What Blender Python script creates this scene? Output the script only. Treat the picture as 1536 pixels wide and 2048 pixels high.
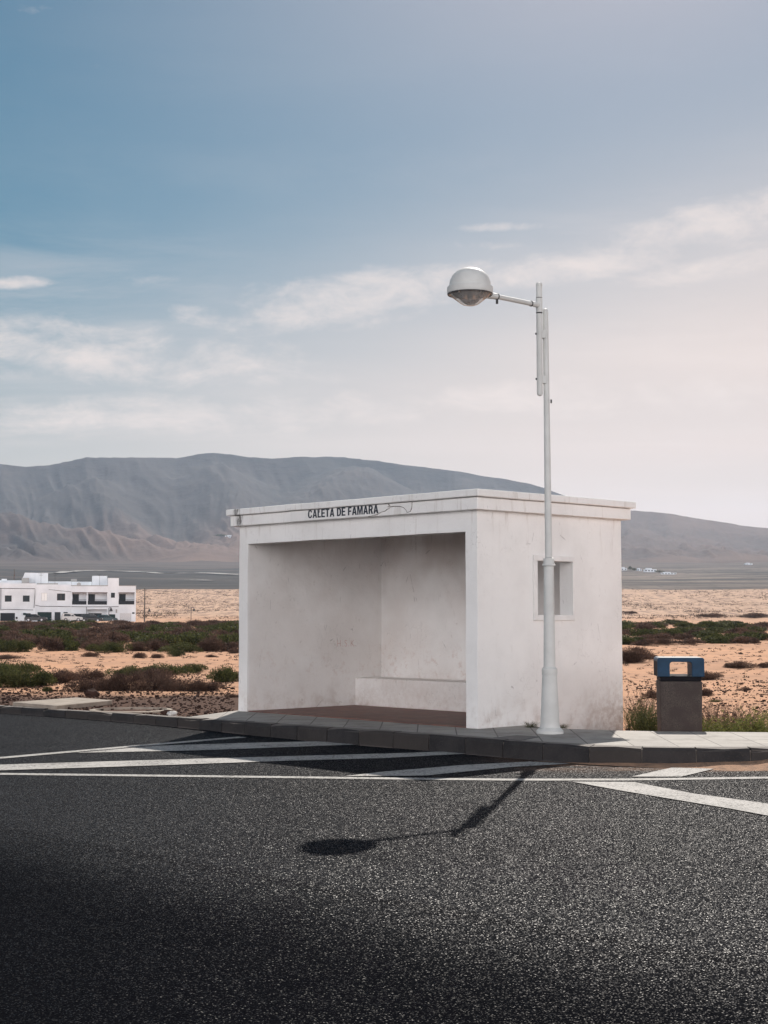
import bpy, bmesh, math, random
import numpy as np
from mathutils import Vector, Matrix

random.seed(7); RNG = np.random.default_rng(11)
for o in list(bpy.data.objects): bpy.data.objects.remove(o)
SC = bpy.context.scene
COL = SC.collection

# ------------------------------------------------------------------ camera
FPX = 3018.0; PITCH = math.atan(207 / FPX); EYE = 1.39
cam = bpy.data.cameras.new('camera'); camo = bpy.data.objects.new('camera', cam); COL.objects.link(camo)
camo.location = (0, 0, EYE); camo.rotation_euler = (math.pi / 2 + PITCH, 0, 0)
cam.sensor_fit = 'VERTICAL'; cam.sensor_height = 36; cam.lens = FPX / 2048 * 36
cam.clip_start = .1; cam.clip_end = 30000
SC.camera = camo

# ------------------------------------------------------------------ light
SUNV = Vector((.2455, 1.255, 1.0)).normalized()
SUN_EL = math.asin(SUNV.z); SUN_AZ = math.atan2(SUNV.x, SUNV.y)
sun = bpy.data.lights.new('sun', 'SUN'); sun.energy = 5.0; sun.angle = math.radians(.5); sun.color = (1, .93, .84)
suno = bpy.data.objects.new('sun', sun); COL.objects.link(suno)
suno.rotation_euler = SUNV.to_track_quat('Z', 'Y').to_euler(); suno.location = (20, 90, 80)

W = bpy.data.worlds.new('World'); SC.world = W; W.use_nodes = True
nt = W.node_tree; nt.nodes.clear()
def wn(t, **k):
    n = nt.nodes.new(t)
    for a, b in k.items(): setattr(n, a, b)
    return n
sky = wn('ShaderNodeTexSky', sky_type='NISHITA', sun_disc=False, sun_elevation=SUN_EL, sun_rotation=SUN_AZ,
         altitude=10, air_density=.95, dust_density=1.15, ozone_density=2.2)
tc = wn('ShaderNodeTexCoord'); sep = wn('ShaderNodeSeparateXYZ'); nt.links.new(tc.outputs['Generated'], sep.inputs[0])
def wmath(op, a, b=None, c=None):
    n = wn('ShaderNodeMath', operation=op)
    for i, v in enumerate((a, b, c)):
        if v is None: continue
        if isinstance(v, (int, float)): n.inputs[i].default_value = v
        else: nt.links.new(v, n.inputs[i])
    return n.outputs[0]
def wmr(v, a, b, c=0, d=1):
    n = wn('ShaderNodeMapRange', interpolation_type='SMOOTHSTEP'); nt.links.new(v, n.inputs[0])
    for i, q in zip((1, 2, 3, 4), (a, b, c, d)): n.inputs[i].default_value = q
    return n.outputs[0]
den = wmath('ADD', wmath('MAXIMUM', sep.outputs[2], 0.0), .05)
cx = wmath('DIVIDE', sep.outputs[0], den); cy = wmath('DIVIDE', sep.outputs[1], den)
comb = wn('ShaderNodeCombineXYZ'); nt.links.new(cx, comb.inputs[0]); nt.links.new(cy, comb.inputs[1])
def wnoise(scale, detail, rough, loc, sc=(1, 1, 1), dist=0):
    m = wn('ShaderNodeMapping'); nt.links.new(comb.outputs[0], m.inputs[0])
    m.inputs['Location'].default_value = loc; m.inputs['Scale'].default_value = sc; m.inputs['Rotation'].default_value = (0, 0, .25)
    n = wn('ShaderNodeTexNoise'); nt.links.new(m.outputs[0], n.inputs[0])
    n.inputs['Scale'].default_value = scale; n.inputs['Detail'].default_value = detail; n.inputs['Roughness'].default_value = rough
    n.inputs['Distortion'].default_value = dist
    return n.outputs[0]
big = wnoise(.42, 2, .5, (3.1, 1.7, 0), (.8, 1.4, 1))
fine = wnoise(1.5, 9, .62, (1.3, 5.2, 0), (.75, 1.2, 1), .35)
cl = wmath('MULTIPLY', wmr(big, .36, .60), wmr(fine, .38, .66))
cl = wmath('MULTIPLY', cl, wmr(sep.outputs[2], .05, .12))
cl = wmath('MULTIPLY', cl, wmr(sep.outputs[2], .22, .31, 1, .12))
cl = wmath('MULTIPLY', cl, .75)
cl = wmath('MULTIPLY', cl, .45)
# the single drifts of cloud standing in the sky: where each one is, then torn up by noise
flatc = wn('ShaderNodeCombineXYZ'); nt.links.new(sep.outputs[0], flatc.inputs[0]); nt.links.new(sep.outputs[2], flatc.inputs[1])
def tear(scale, sc, loc, detail=9, rough=.62, dist=.5):
    m = wn('ShaderNodeMapping'); nt.links.new(flatc.outputs[0], m.inputs[0]); m.inputs['Scale'].default_value = sc; m.inputs['Location'].default_value = loc; m.inputs['Rotation'].default_value = (0, 0, -.22)
    n = wn('ShaderNodeTexNoise'); nt.links.new(m.outputs[0], n.inputs[0]); n.inputs['Scale'].default_value = scale; n.inputs['Detail'].default_value = detail; n.inputs['Roughness'].default_value = rough; n.inputs['Distortion'].default_value = dist
    return n.outputs[0]
t1 = tear(16, (1, 2.3, 1), (.3, .1, 0)); t2 = tear(46, (1, 2.0, 1), (1.3, 4.1, 0), 6, .65, .3)
total = None
for (px, py, w_, h_, am, tilt) in [(1470, 455, 260, 42, 1.15, .16), (1150, 535, 330, 34, .95, .10), (690, 598, 270, 50, 1.08, .14), (400, 632, 60, 26, .9, .05), (200, 705, 420, 58, .98, -.05), (50, 580, 80, 13, 1.15, .06), (300, 563, 70, 14, .6, .02),
                                   (350, 830, 560, 40, .9, .02), (1250, 790, 600, 40, .9, .03), (1000, 456, 120, 9, .8, 0), (1400, 548, 160, 26, .9, .1), (50, 87, 95, 10, .42, .02), (960, 490, 130, 9, .5, 0)]:
    u0, z0 = (px - 768) / 3080., (1231 - py) / 3080.; a_, b_ = w_ / 3080., h_ / 3080.
    du = wmath('SUBTRACT', sep.outputs[0], u0); dz = wmath('SUBTRACT', wmath('SUBTRACT', sep.outputs[2], z0), wmath('MULTIPLY', du, tilt))
    q2 = wmath('ADD', wmath('POWER', wmath('ABSOLUTE', wmath('DIVIDE', du, a_)), 2.0), wmath('POWER', wmath('ABSOLUTE', wmath('DIVIDE', dz, b_)), 2.0))
    e_ = wmath('MULTIPLY', wmath('MAXIMUM', wmath('SUBTRACT', 1.0, wmath('MULTIPLY', q2, .45)), 0.0), am)
    total = e_ if total is None else wmath('MAXIMUM', total, e_)
wis = wmath('ADD', wmath('MULTIPLY', t1, .68), wmath('MULTIPLY', t2, .32))
drift_ = wmath('MULTIPLY', wmr(wmath('ADD', wmath('MULTIPLY', total, .34), wis), .62, .98), wmr(sep.outputs[1], .2, .5))
cl = wmath('MINIMUM', wmath('ADD', cl, wmath('MULTIPLY', drift_, .66)), .95)
mix = wn('ShaderNodeMix', data_type='RGBA'); nt.links.new(cl, mix.inputs[0])
hs = wn('ShaderNodeHueSaturation'); nt.links.new(sky.outputs[0], hs.inputs['Color'])
hs.inputs['Hue'].default_value = .467; hs.inputs['Saturation'].default_value = 2.1; hs.inputs['Value'].default_value = .76
veil = wmath('MULTIPLY', wmr(wmath('SUBTRACT', sep.outputs[2], wmath('MULTIPLY', sep.outputs[0], .2)), .31, .10), wmr(sep.outputs[0], -.27, .20, .62, 1.0))     # thin high haze of cirrus towards the horizon
veil = wmath('MULTIPLY', veil, wmr(big, .25, .75, .85, 1.0))
vmix = wn('ShaderNodeMix', data_type='RGBA'); nt.links.new(veil, vmix.inputs[0]); nt.links.new(hs.outputs[0], vmix.inputs[6]); vmix.inputs[7].default_value = (16.6, 13.8, 12.5, 1)
nt.links.new(vmix.outputs[2], mix.inputs[6]); mix.inputs[7].default_value = (17.6, 15.2, 14.0, 1)
# added bright cloud behind the viewer, out of view, to fill the shaded walls
gn = wn('ShaderNodeTexNoise'); nt.links.new(tc.outputs['Generated'], gn.inputs[0]); gn.inputs['Scale'].default_value = 3.0; gn.inputs['Detail'].default_value = 6
fill_bank = wmath('MULTIPLY', wmr(sep.outputs[1], -.05, -.45), wmr(wmath('ADD', sep.outputs[2], wmath('MULTIPLY', gn.outputs[0], .35)),   .42, .72, 1, 0))
fill_bank = wmath('MULTIPLY', fill_bank, wmr(sep.outputs[0], .7, -.7, .8, 1.0))
fill_bank = wmath('MULTIPLY', fill_bank, wmr(gn.outputs[0], .30, .52, .35, 1))
mixb = wn('ShaderNodeMix', data_type='RGBA'); nt.links.new(fill_bank, mixb.inputs[0]); nt.links.new(mix.outputs[2], mixb.inputs[6]); mixb.inputs[7].default_value = (73, 69.5, 70, 1)
bg = wn('ShaderNodeBackground'); bg.inputs[1].default_value = .05; nt.links.new(mixb.outputs[2], bg.inputs[0])
wo = wn('ShaderNodeOutputWorld'); nt.links.new(bg.outputs[0], wo.inputs[0])

SC.view_settings.view_transform = 'Standard'; SC.view_settings.look = 'None'
SC.view_settings.exposure = 0.0; SC.view_settings.gamma = 1; SC.view_settings.use_curve_mapping = False
SC.render.engine = 'CYCLES'
SC.cycles.max_bounces = 8; SC.cycles.diffuse_bounces = 4; SC.cycles.volume_bounces = 1
SC.cycles.use_denoising = True

# ------------------------------------------------------------------ where a picture point lies in the place
def ray(px, py):
    dx = (px - 768) / FPX; dy = (1024 - py) / FPX
    return np.array([dx, math.cos(PITCH) - dy * math.sin(PITCH), math.sin(PITCH) + dy * math.cos(PITCH)])
def G(px, py, z=0.0):
    r = ray(px, py); t = (z - EYE) / r[2]
    return np.array([0, 0, EYE]) + t * r

# ------------------------------------------------------------------ value noise
def _h(ix, iy, s):
    n = (ix.astype(np.int64) * 374761393 + iy.astype(np.int64) * 668265263 + s * 974634777) & 0xffffffff
    n = ((n ^ (n >> 13)) * 1274126177) & 0xffffffff
    return ((n ^ (n >> 16)) & 0xffff) / 65535.0
def vnoise(x, y, s=0):
    x = np.asarray(x, float); y = np.asarray(y, float)
    ix = np.floor(x); iy = np.floor(y); fx = x - ix; fy = y - iy
    fx = fx * fx * fx * (fx * (fx * 6 - 15) + 10); fy = fy * fy * fy * (fy * (fy * 6 - 15) + 10)
    a = _h(ix, iy, s); b = _h(ix + 1, iy, s); c = _h(ix, iy + 1, s); d = _h(ix + 1, iy + 1, s)
    return (a * (1 - fx) + b * fx) * (1 - fy) + (c * (1 - fx) + d * fx) * fy
def fbm(x, y, s=0, o=4, ridged=False):
    t = 0; a = 1; w = 0
    for i in range(o):
        v = vnoise(x * 2 ** i, y * 2 ** i, s + i * 17)
        if ridged: v = 1 - abs(2 * v - 1)
        t = t + a * v; w += a; a *= .5
    return t / w

# ------------------------------------------------------------------ materials
def new_mat(name):
    m = bpy.data.materials.new(name); m.use_nodes = True
    return m
class N:
    def __init__(s, name):
        s.m = new_mat(name); s.t = s.m.node_tree; s.b = s.t.nodes['Principled BSDF']; s.o = s.t.nodes['Material Output']
    def n(s, t, **k):
        n = s.t.nodes.new(t)
        for a, b in k.items(): setattr(n, a, b)
        return n
    def l(s, a, b): s.t.links.new(a, b)
    def put(s, inp, v):
        if isinstance(v, bpy.types.NodeSocket): s.l(v, inp)
        elif isinstance(v, tuple) and len(v) == 3 and inp.type == 'RGBA': inp.default_value = (*v, 1)
        else: inp.default_value = v
    def pos(s): return s.n('ShaderNodeNewGeometry').outputs['Position']
    def obj(s): return s.n('ShaderNodeTexCoord').outputs['Object']
    def map(s, v, scale=(1, 1, 1), loc=(0, 0, 0), rot=(0, 0, 0)):
        n = s.n('ShaderNodeMapping'); s.l(v, n.inputs[0]); n.inputs['Scale'].default_value = scale
        n.inputs['Location'].default_value = loc; n.inputs['Rotation'].default_value = rot; return n.outputs[0]
    def noise(s, v, scale, detail=4, rough=.55, dist=0, col=False):
        n = s.n('ShaderNodeTexNoise'); s.l(v, n.inputs[0]); n.inputs['Scale'].default_value = scale
        n.inputs['Detail'].default_value = detail; n.inputs['Roughness'].default_value = rough; n.inputs['Distortion'].default_value = dist
        return n.outputs[1 if col else 0]
    def mr(s, v, a, b, c=0., d=1.):
        n = s.n('ShaderNodeMapRange', interpolation_type='SMOOTHSTEP'); s.put(n.inputs[0], v)
        for i, q in zip((1, 2, 3, 4), (a, b, c, d)): n.inputs[i].default_value = q
        return n.outputs[0]
    def math(s, op, a, b=None):
        n = s.n('ShaderNodeMath', operation=op); s.put(n.inputs[0], a)
        if b is not None: s.put(n.inputs[1], b)
        return n.outputs[0]
    def mix(s, f, a, b):
        n = s.n('ShaderNodeMix', data_type='RGBA'); s.put(n.inputs[0], f); s.put(n.inputs[6], a); s.put(n.inputs[7], b)
        return n.outputs[2]
    def bump(s, h, strength=.3, dist=.01):
        n = s.n('ShaderNodeBump'); s.l(h, n.inputs['Height']); n.inputs['Strength'].default_value = strength
        n.inputs['Distance'].default_value = dist; s.l(n.outputs[0], s.b.inputs['Normal']); return n
    def xyz(s, v):
        n = s.n('ShaderNodeSeparateXYZ'); s.l(v, n.inputs[0]); return n.outputs
    def base(s, c, rough=.7, metal=0., spec=.5):
        s.put(s.b.inputs['Base Color'], c); s.put(s.b.inputs['Roughness'], rough); s.put(s.b.inputs['Metallic'], metal)
        s.put(s.b.inputs['Specular IOR Level'], spec); return s.m

def simple(name, c, rough=.6, metal=0., var=.15, scale=8, bump=0., spec=.5):
    k = N(name); p = k.obj(); f = k.noise(p, scale, 5)
    lo = tuple(q * (1 - var) for q in c); hi = tuple(min(1, q * (1 + var)) for q in c)
    col = k.mix(k.mr(f, .3, .7), lo, hi)
    if bump: k.bump(f, bump, .01)
    return k.base(col, rough, metal, spec)

def mat_plaster(name, shelter=True):
    k = N(name); p = k.obj(); o = k.xyz(p)
    n1 = k.noise(p, 1.3, 5, .6); n2 = k.noise(p, 14, 6, .65); n3 = k.noise(k.map(p, (3, 3, 1)), 5, 5, .6)
    c = k.mix(k.mr(n1, .35, .7), (.86, .845, .83), (.78, .765, .75))
    c = k.mix(k.math('MULTIPLY', k.mr(n3, .60, .74), .25), c, (.56, .53, .50))           # faint streaks of dirt
    if shelter:
        ny = k.xyz(k.n('ShaderNodeNewGeometry').outputs['Normal'])
        # splashed earth along the foot of the walls, blotchy
        foot = k.math('MULTIPLY', k.mr(o[2], .0, .42, 1, 0), k.mr(k.noise(p, 5, 7, .7), .44, .68))
        c = k.mix(k.math('MULTIPLY', foot, .38), c, (.38, .27, .21))
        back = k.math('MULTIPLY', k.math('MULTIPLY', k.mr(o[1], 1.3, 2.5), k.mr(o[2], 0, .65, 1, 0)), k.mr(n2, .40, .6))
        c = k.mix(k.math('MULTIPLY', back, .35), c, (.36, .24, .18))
        # brown rub marks on the inside of the walls above bench height
        rub = k.math('MULTIPLY', k.math('MULTIPLY', k.mr(o[2], .25, .45), k.mr(o[2], .6, .95, 1, 0)), k.mr(k.noise(p, 7, 8, .75), .52, .68))
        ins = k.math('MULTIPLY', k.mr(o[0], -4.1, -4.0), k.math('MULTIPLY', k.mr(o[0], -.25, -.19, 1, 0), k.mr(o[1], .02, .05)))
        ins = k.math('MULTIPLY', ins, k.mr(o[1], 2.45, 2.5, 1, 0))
        c = k.mix(k.math('MULTIPLY', k.math('MULTIPLY', rub, ins), .45), c, (.50, .33, .27))
        stain_shade = k.math('MULTIPLY', k.mr(k.noise(p, 1.1, 3), .40, .62), k.mr(o[2], 1.0, 2.0))  # blotchy brown staining plus painted shade, darkening the inner walls towards the ceiling
        c = k.mix(k.math('MULTIPLY', k.math('MULTIPLY', stain_shade, ins), .55), c, (.50, .44, .40))
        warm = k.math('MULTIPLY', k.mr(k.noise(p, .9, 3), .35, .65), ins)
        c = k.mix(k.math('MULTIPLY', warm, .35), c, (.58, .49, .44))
        # scuffs
        sc = k.n('ShaderNodeTexVoronoi', feature='DISTANCE_TO_EDGE'); k.l(k.map(p, (1, 1, .35)), sc.inputs[0]); sc.inputs['Scale'].default_value = 3.1
        scf = k.math('MULTIPLY', k.mr(sc.outputs[0], .0, .012, 1, 0), k.mr(k.noise(p, 4, 4, .6), .60, .66))
        c = k.mix(k.math('MULTIPLY', scf, .55), c, (.22, .20, .20))
        # black mould streak down the fascia near the far end
        st = k.math('MULTIPLY', k.mr(o[0], -4.22, -4.13), k.mr(o[0], -4.09, -4.02, 1, 0))
        st = k.math('MULTIPLY', st, k.mr(o[2], 2.30, 2.42))
        st = k.math('MULTIPLY', st, k.mr(k.noise(k.map(p, (1, 1, .25)), 30, 6, .75), .40, .58))
        st = k.math('MULTIPLY', st, k.mr(o[1], -.03, -.06, 0, 1))
        c = k.mix(k.math('MULTIPLY', st, .9), c, (.06, .055, .055))
    if shelter:
        dr = k.math('MULTIPLY', k.mr(k.noise(k.map(p, (1, 1, .10)), 9, 5, .7), .54, .70), k.mr(o[2], 1.75, 2.36))
        c = k.mix(k.math('MULTIPLY', dr, .38), c, (.42, .36, .31))                        # drips running down from under the roof
        hc = k.n('ShaderNodeTexVoronoi', feature='DISTANCE_TO_EDGE'); k.l(k.map(k.noise(p, 2.5, 4, col=True), (1.3, 1.3, 1.3)), hc.inputs[0]); hc.inputs['Scale'].default_value = 2.2
        c = k.mix(k.math('MULTIPLY', k.math('MULTIPLY', k.mr(hc.outputs[0], .0, .010, 1, 0), k.mr(k.noise(p, 1.7, 3), .5, .62)), .35), c, (.35, .32, .30))
        ch = k.math('MULTIPLY', k.mr(k.noise(p, 11, 3, .6), .695, .715), k.mr(o[2], .1, 2.3, 1, .2)); c = k.mix(k.math('MULTIPLY', ch, .5), c, (.50, .45, .41))   # flaked paint
    h = k.math('ADD', k.math('MULTIPLY', n1, 1.5), k.math('MULTIPLY', n2, .35))
    k.bump(h, .6, .02)
    return k.base(c, .85, spec=.25)

M = {}
M['plaster'] = mat_plaster('white_plaster')
M['plaster_sign'] = simple('sign_plaster', (.78, .765, .75), .8, var=.05, scale=6, spec=.3)
M['house'] = simple('house_paint', (.745, .775, .81), .85, var=.10, scale=.3)
M['house_trim'] = simple('house_trim', (.36, .35, .34), .8)
M['letter'] = simple('letter_paint', (.012, .017, .032), .5)
M['scratch'] = simple('scratch', (.60, .42, .38), .8)
M['crack'] = simple('crack_dark', (.10, .075, .065), .9)
M['lamp'] = simple('lamp_paint', (.58, .585, .57), .55, var=.07, scale=5, bump=.05)
M['dark'] = simple('dark_rubber', (.03, .03, .035), .6)
M['hub'] = simple('rim_metal', (.4, .4, .42), .35, .8)
M['reflector'] = simple('reflector', (.80, .72, .67), .5, .0)
M['binblue'] = simple('bin_blue', (.006, .036, .080), .55, var=.15, scale=12, spec=.3)
M['bag'] = simple('bag_plastic', (.75, .75, .72), .4)
M['bindark'] = simple('bin_collar_and_shade', (.005, .005, .008), .7, spec=.15)
M['wood'] = simple('pole_wood', (.10, .085, .075), .85)
M['green_door'] = simple('green_door', (.010, .030, .030), .6, spec=.2)
M['dark_door'] = simple('dark_door', (.020, .024, .030), .6, spec=.2)
M['pale_door'] = simple('pale_door', (.62, .62, .63), .6)
M['brown'] = simple('brown_shutter', (.10, .065, .06), .6)
M['glass'] = simple('window_glass', (.018, .026, .032), .25, var=.05, spec=.2)
M['lit'] = simple('pale_curtain', (.92, .92, .90), .7, var=.03)
M['car_dark'] = simple('car_dark_paint', (.012, .014, .018), .2)
M['car_blue'] = simple('car_teal_paint', (.02, .05, .06), .25)
M['car_white'] = simple('car_white_paint', (.62, .61, .60), .45)
M['lights'] = simple('lamp_lens', (.75, .72, .68), .15)
M['concrete'] = simple('concrete', (.34, .285, .235), .9, var=.2, scale=6, bump=.2)
M['mortar'] = simple('mortar', (.15, .13, .115), .95, var=.4, scale=12)
M['manhole'] = simple('cover_iron', (.045, .045, .05), .55, .4)
M['stone'] = simple('dark_stone', (.050, .029, .024), .95, var=.4, scale=4, spec=.1)
M['pale_stone'] = simple('pale_stone', (.6, .58, .55), .85)
M['track'] = simple('pale_track', (.30, .29, .28), .9)
M['twig'] = simple('twig', (.07, .05, .042), .9)

def mat_glass_bowl():
    k = N('clear_bowl'); k.b.inputs['Transmission Weight'].default_value = 0
    tr = k.n('ShaderNodeBsdfTransparent'); tr.inputs[0].default_value = (.93, .92, .92, 1)
    gl = k.n('ShaderNodeBsdfGlossy'); gl.inputs['Roughness'].default_value = .08
    df = k.n('ShaderNodeBsdfDiffuse'); df.inputs[0].default_value = (.70, .70, .70, 1)
    fr = k.n('ShaderNodeFresnel'); m1 = k.n('ShaderNodeMixShader'); m1.inputs[0].default_value = .32
    k.l(tr.outputs[0], m1.inputs[1]); k.l(df.outputs[0], m1.inputs[2])
    m2 = k.n('ShaderNodeMixShader'); k.l(fr.outputs[0], m2.inputs[0]); k.l(m1.outputs[0], m2.inputs[1]); k.l(gl.outputs[0], m2.inputs[2])
    k.l(m2.outputs[0], k.o.inputs[0]); return k.m
M['bowl'] = mat_glass_bowl()

def mat_bin():
    k = N('pebble_concrete'); p = k.obj(); v = k.n('ShaderNodeTexVoronoi'); k.l(p, v.inputs[0]); v.inputs['Scale'].default_value = 150
    r = k.xyz(v.outputs['Color'])[0]
    c = k.mix(r, (.026, .021, .020), (.080, .064, .056)); c = k.mix(k.mr(k.noise(p, 6, 4), .4, .65), c, (.040, .030, .028))
    k.bump(v.outputs['Distance'], .5, .004); return k.base(c, .8)
M['bin'] = mat_bin()

def mat_tile():
    k = N('red_floor_tile'); p = k.obj(); b = k.n('ShaderNodeTexBrick'); k.l(k.map(p, (1, 1, 1)), b.inputs[0])
    b.inputs['Scale'].default_value = 1; b.inputs['Brick Width'].default_value = .3; b.inputs['Row Height'].default_value = .15
    b.inputs['Mortar Size'].default_value = .006; b.inputs[1].default_value = (.20, .085, .062, 1); b.inputs[2].default_value = (.14, .062, .048, 1)
    b.inputs[3].default_value = (.08, .055, .048, 1)
    c = k.mix(k.mr(k.noise(p, 5, 6, .7), .45, .75), b.outputs[0], (.19, .12, .095)); k.bump(b.outputs[1], .2, .004)
    return k.base(c, .6)
M['tile'] = mat_tile()

def mat_pave():
    k = N('paving_tile'); p = k.pos(); b = k.n('ShaderNodeTexBrick', offset=0.0); k.l(k.map(p, (1, 1, 1), (.13, .07, 0), (0, 0, .03)), b.inputs[0])
    b.inputs['Scale'].default_value = 1; b.inputs['Brick Width'].default_value = .41; b.inputs['Row Height'].default_value = .41
    b.inputs['Mortar Size'].default_value = .007; b.inputs[1].default_value = (.40, .37, .335, 1); b.inputs[2].default_value = (.33, .305, .28, 1)
    b.inputs[3].default_value = (.11, .10, .092, 1)
    n = k.noise(p, 3.2, 7, .7); c = k.mix(k.mr(n, .45, .72), b.outputs[0], (.21, .19, .17))
    c = k.mix(k.math('MULTIPLY', k.mr(k.noise(p, 60, 3), .5, .75), .3), c, (.16, .15, .14))
    k.bump(k.math('ADD', b.outputs[1], k.noise(p, 70, 3)), -.12, .004); return k.base(c, .8)
M['pave'] = mat_pave()

def mat_kerb():
    k = N('kerb_stone'); p = k.pos(); n = k.noise(p, 4, 7, .7); v = k.noise(p, 60, 4, .7)
    c = k.mix(k.mr(n, .35, .7), (.028, .025, .026), (.010, .010, .012)); c = k.mix(k.math('MULTIPLY', k.mr(v, .5, .7), .5), c, (.055, .046, .042))
    sa = k.n('ShaderNodeAttribute', attribute_name='stone'); c = k.mix(k.mr(sa.outputs['Fac'], .2, 1, 0, .6), c, (.050, .041, .036))
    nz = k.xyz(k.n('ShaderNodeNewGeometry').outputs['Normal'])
    c = k.mix(k.math('MULTIPLY', k.mr(nz[2], .6, .9), .65), c, (.25, .22, .20))     # upward-facing tops are paler
    k.bump(v, .4, .006); return k.base(c, .85)
M['kerb'] = mat_kerb()

# joint line between the old and the newer asphalt
JA = np.array([-2.5, 10.0]); JB = np.array([.75, 6.83]); JD = (JB - JA) / np.linalg.norm(JB - JA); JN = np.array([JD[1], -JD[0]])
if JN[1] < 0: JN = -JN
JC = float(JN @ JA)
def mat_asphalt():
    k = N('asphalt'); p = k.pos(); o = k.xyz(p)
    v = k.n('ShaderNodeTexVoronoi'); k.l(p, v.inputs[0]); v.inputs['Scale'].default_value = 210
    r = k.xyz(v.outputs['Color'])
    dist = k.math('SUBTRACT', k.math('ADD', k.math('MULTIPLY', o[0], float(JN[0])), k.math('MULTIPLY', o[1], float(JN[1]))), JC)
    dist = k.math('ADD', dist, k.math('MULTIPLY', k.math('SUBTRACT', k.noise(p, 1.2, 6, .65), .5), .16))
    new = k.mr(dist, -.04, .02, 1, 0); wide = k.mr(k.math('ADD', dist, k.math('MULTIPLY', k.math('SUBTRACT', k.noise(p, 1.1, 5), .5), .5)), -1.35, .55, 1, 0)  # wide: feathered darkening painted into the road colour towards the viewer
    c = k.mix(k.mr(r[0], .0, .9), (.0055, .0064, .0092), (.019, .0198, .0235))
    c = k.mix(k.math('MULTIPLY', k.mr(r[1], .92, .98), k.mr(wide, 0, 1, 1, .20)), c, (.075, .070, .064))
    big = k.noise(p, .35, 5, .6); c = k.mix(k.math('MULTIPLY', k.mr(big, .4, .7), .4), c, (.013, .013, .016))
    c = k.mix(k.math('ADD', k.math('MULTIPLY', new, .14), k.math('MULTIPLY', wide, .54)), c, (.0022, .0024, .0038))                  # newer, blacker surfacing past the joint, plus darkening painted in towards the viewer
    seam = k.math('MULTIPLY', k.mr(k.math('ABSOLUTE', k.math('ADD', dist, .05)), .05, .10, 1, 0), .8)
    c = k.mix(seam, c, (.008, .008, .010))
    wp = k.math('MULTIPLY', k.mr(k.noise(k.map(p, (.12, 1, 1), rot=(0, 0, .06)), .75, 4, .55), .50, .66), .30); c = k.mix(wp, c, (.0075, .0078, .0095))
    oil = k.mr(k.noise(p, .9, 3, .5), .70, .76); c = k.mix(k.math('MULTIPLY', oil, .5), c, (.004, .004, .005))
    ck = k.n('ShaderNodeTexVoronoi', feature='DISTANCE_TO_EDGE'); k.l(k.map(k.noise(p, .55, 6, .6, col=True), (1, 1, 1)), ck.inputs[0]); ck.inputs['Scale'].default_value = 2.6
    crk = k.math('MULTIPLY', k.mr(ck.outputs[0], .0, .006, 1, 0), k.mr(k.noise(p, .35, 2), .52, .60)); c = k.mix(k.math('MULTIPLY', crk, .75), c, (.003, .003, .004))
    # sand blown along the kerb on the right
    sd = k.math('MULTIPLY', k.mr(o[1], 13.2, 14.2), k.mr(o[0], .6, 2.3))
    sd = k.math('MULTIPLY', sd, k.mr(k.noise(k.map(p, (.6, 2.2, 1)), 2.0, 7, .7), .38, .62))
    c = k.mix(k.math('MULTIPLY', sd, .75), c, (.34, .21, .145))
    # every stone of the surface is a facet of its own
    nv = k.n('ShaderNodeVectorMath', operation='SUBTRACT'); k.l(v.outputs['Color'], nv.inputs[0]); nv.inputs[1].default_value = (.5, .5, .5)
    ns = k.n('ShaderNodeVectorMath', operation='MULTIPLY'); k.l(nv.outputs[0], ns.inputs[0]); ns.inputs[1].default_value = (.55, .55, .0)
    na = k.n('ShaderNodeVectorMath', operation='ADD'); k.l(ns.outputs[0], na.inputs[0]); na.inputs[1].default_value = (0, 0, 1)
    nn = k.n('ShaderNodeVectorMath', operation='NORMALIZE'); k.l(na.outputs[0], nn.inputs[0])
    k.l(nn.outputs[0], k.b.inputs['Normal'])
    return k.base(c, k.mr(r[2], .82, .90, .95, .40), spec=k.math('MULTIPLY', k.mr(r[2], .84, .92, .012, .17), k.mr(wide, 0, 1, 1, .10)))
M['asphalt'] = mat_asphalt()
def mat_paint():
    k = N('road_paint'); p = k.pos(); v = k.n('ShaderNodeTexVoronoi'); k.l(p, v.inputs[0]); v.inputs['Scale'].default_value = 85
    r = k.xyz(v.outputs['Color'])[0]; n = k.noise(p, 2.5, 7, .7)
    w = k.math('ADD', k.math('MULTIPLY', n, .75), k.math('MULTIPLY', r, .42))
    c = k.mix(k.mr(w, .60, .80), (.44, .42, .40), (.06, .058, .057)); k.bump(v.outputs['Distance'], .3, .003)
    return k.base(c, .75, spec=.3)
M['paint'] = mat_paint()

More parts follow.
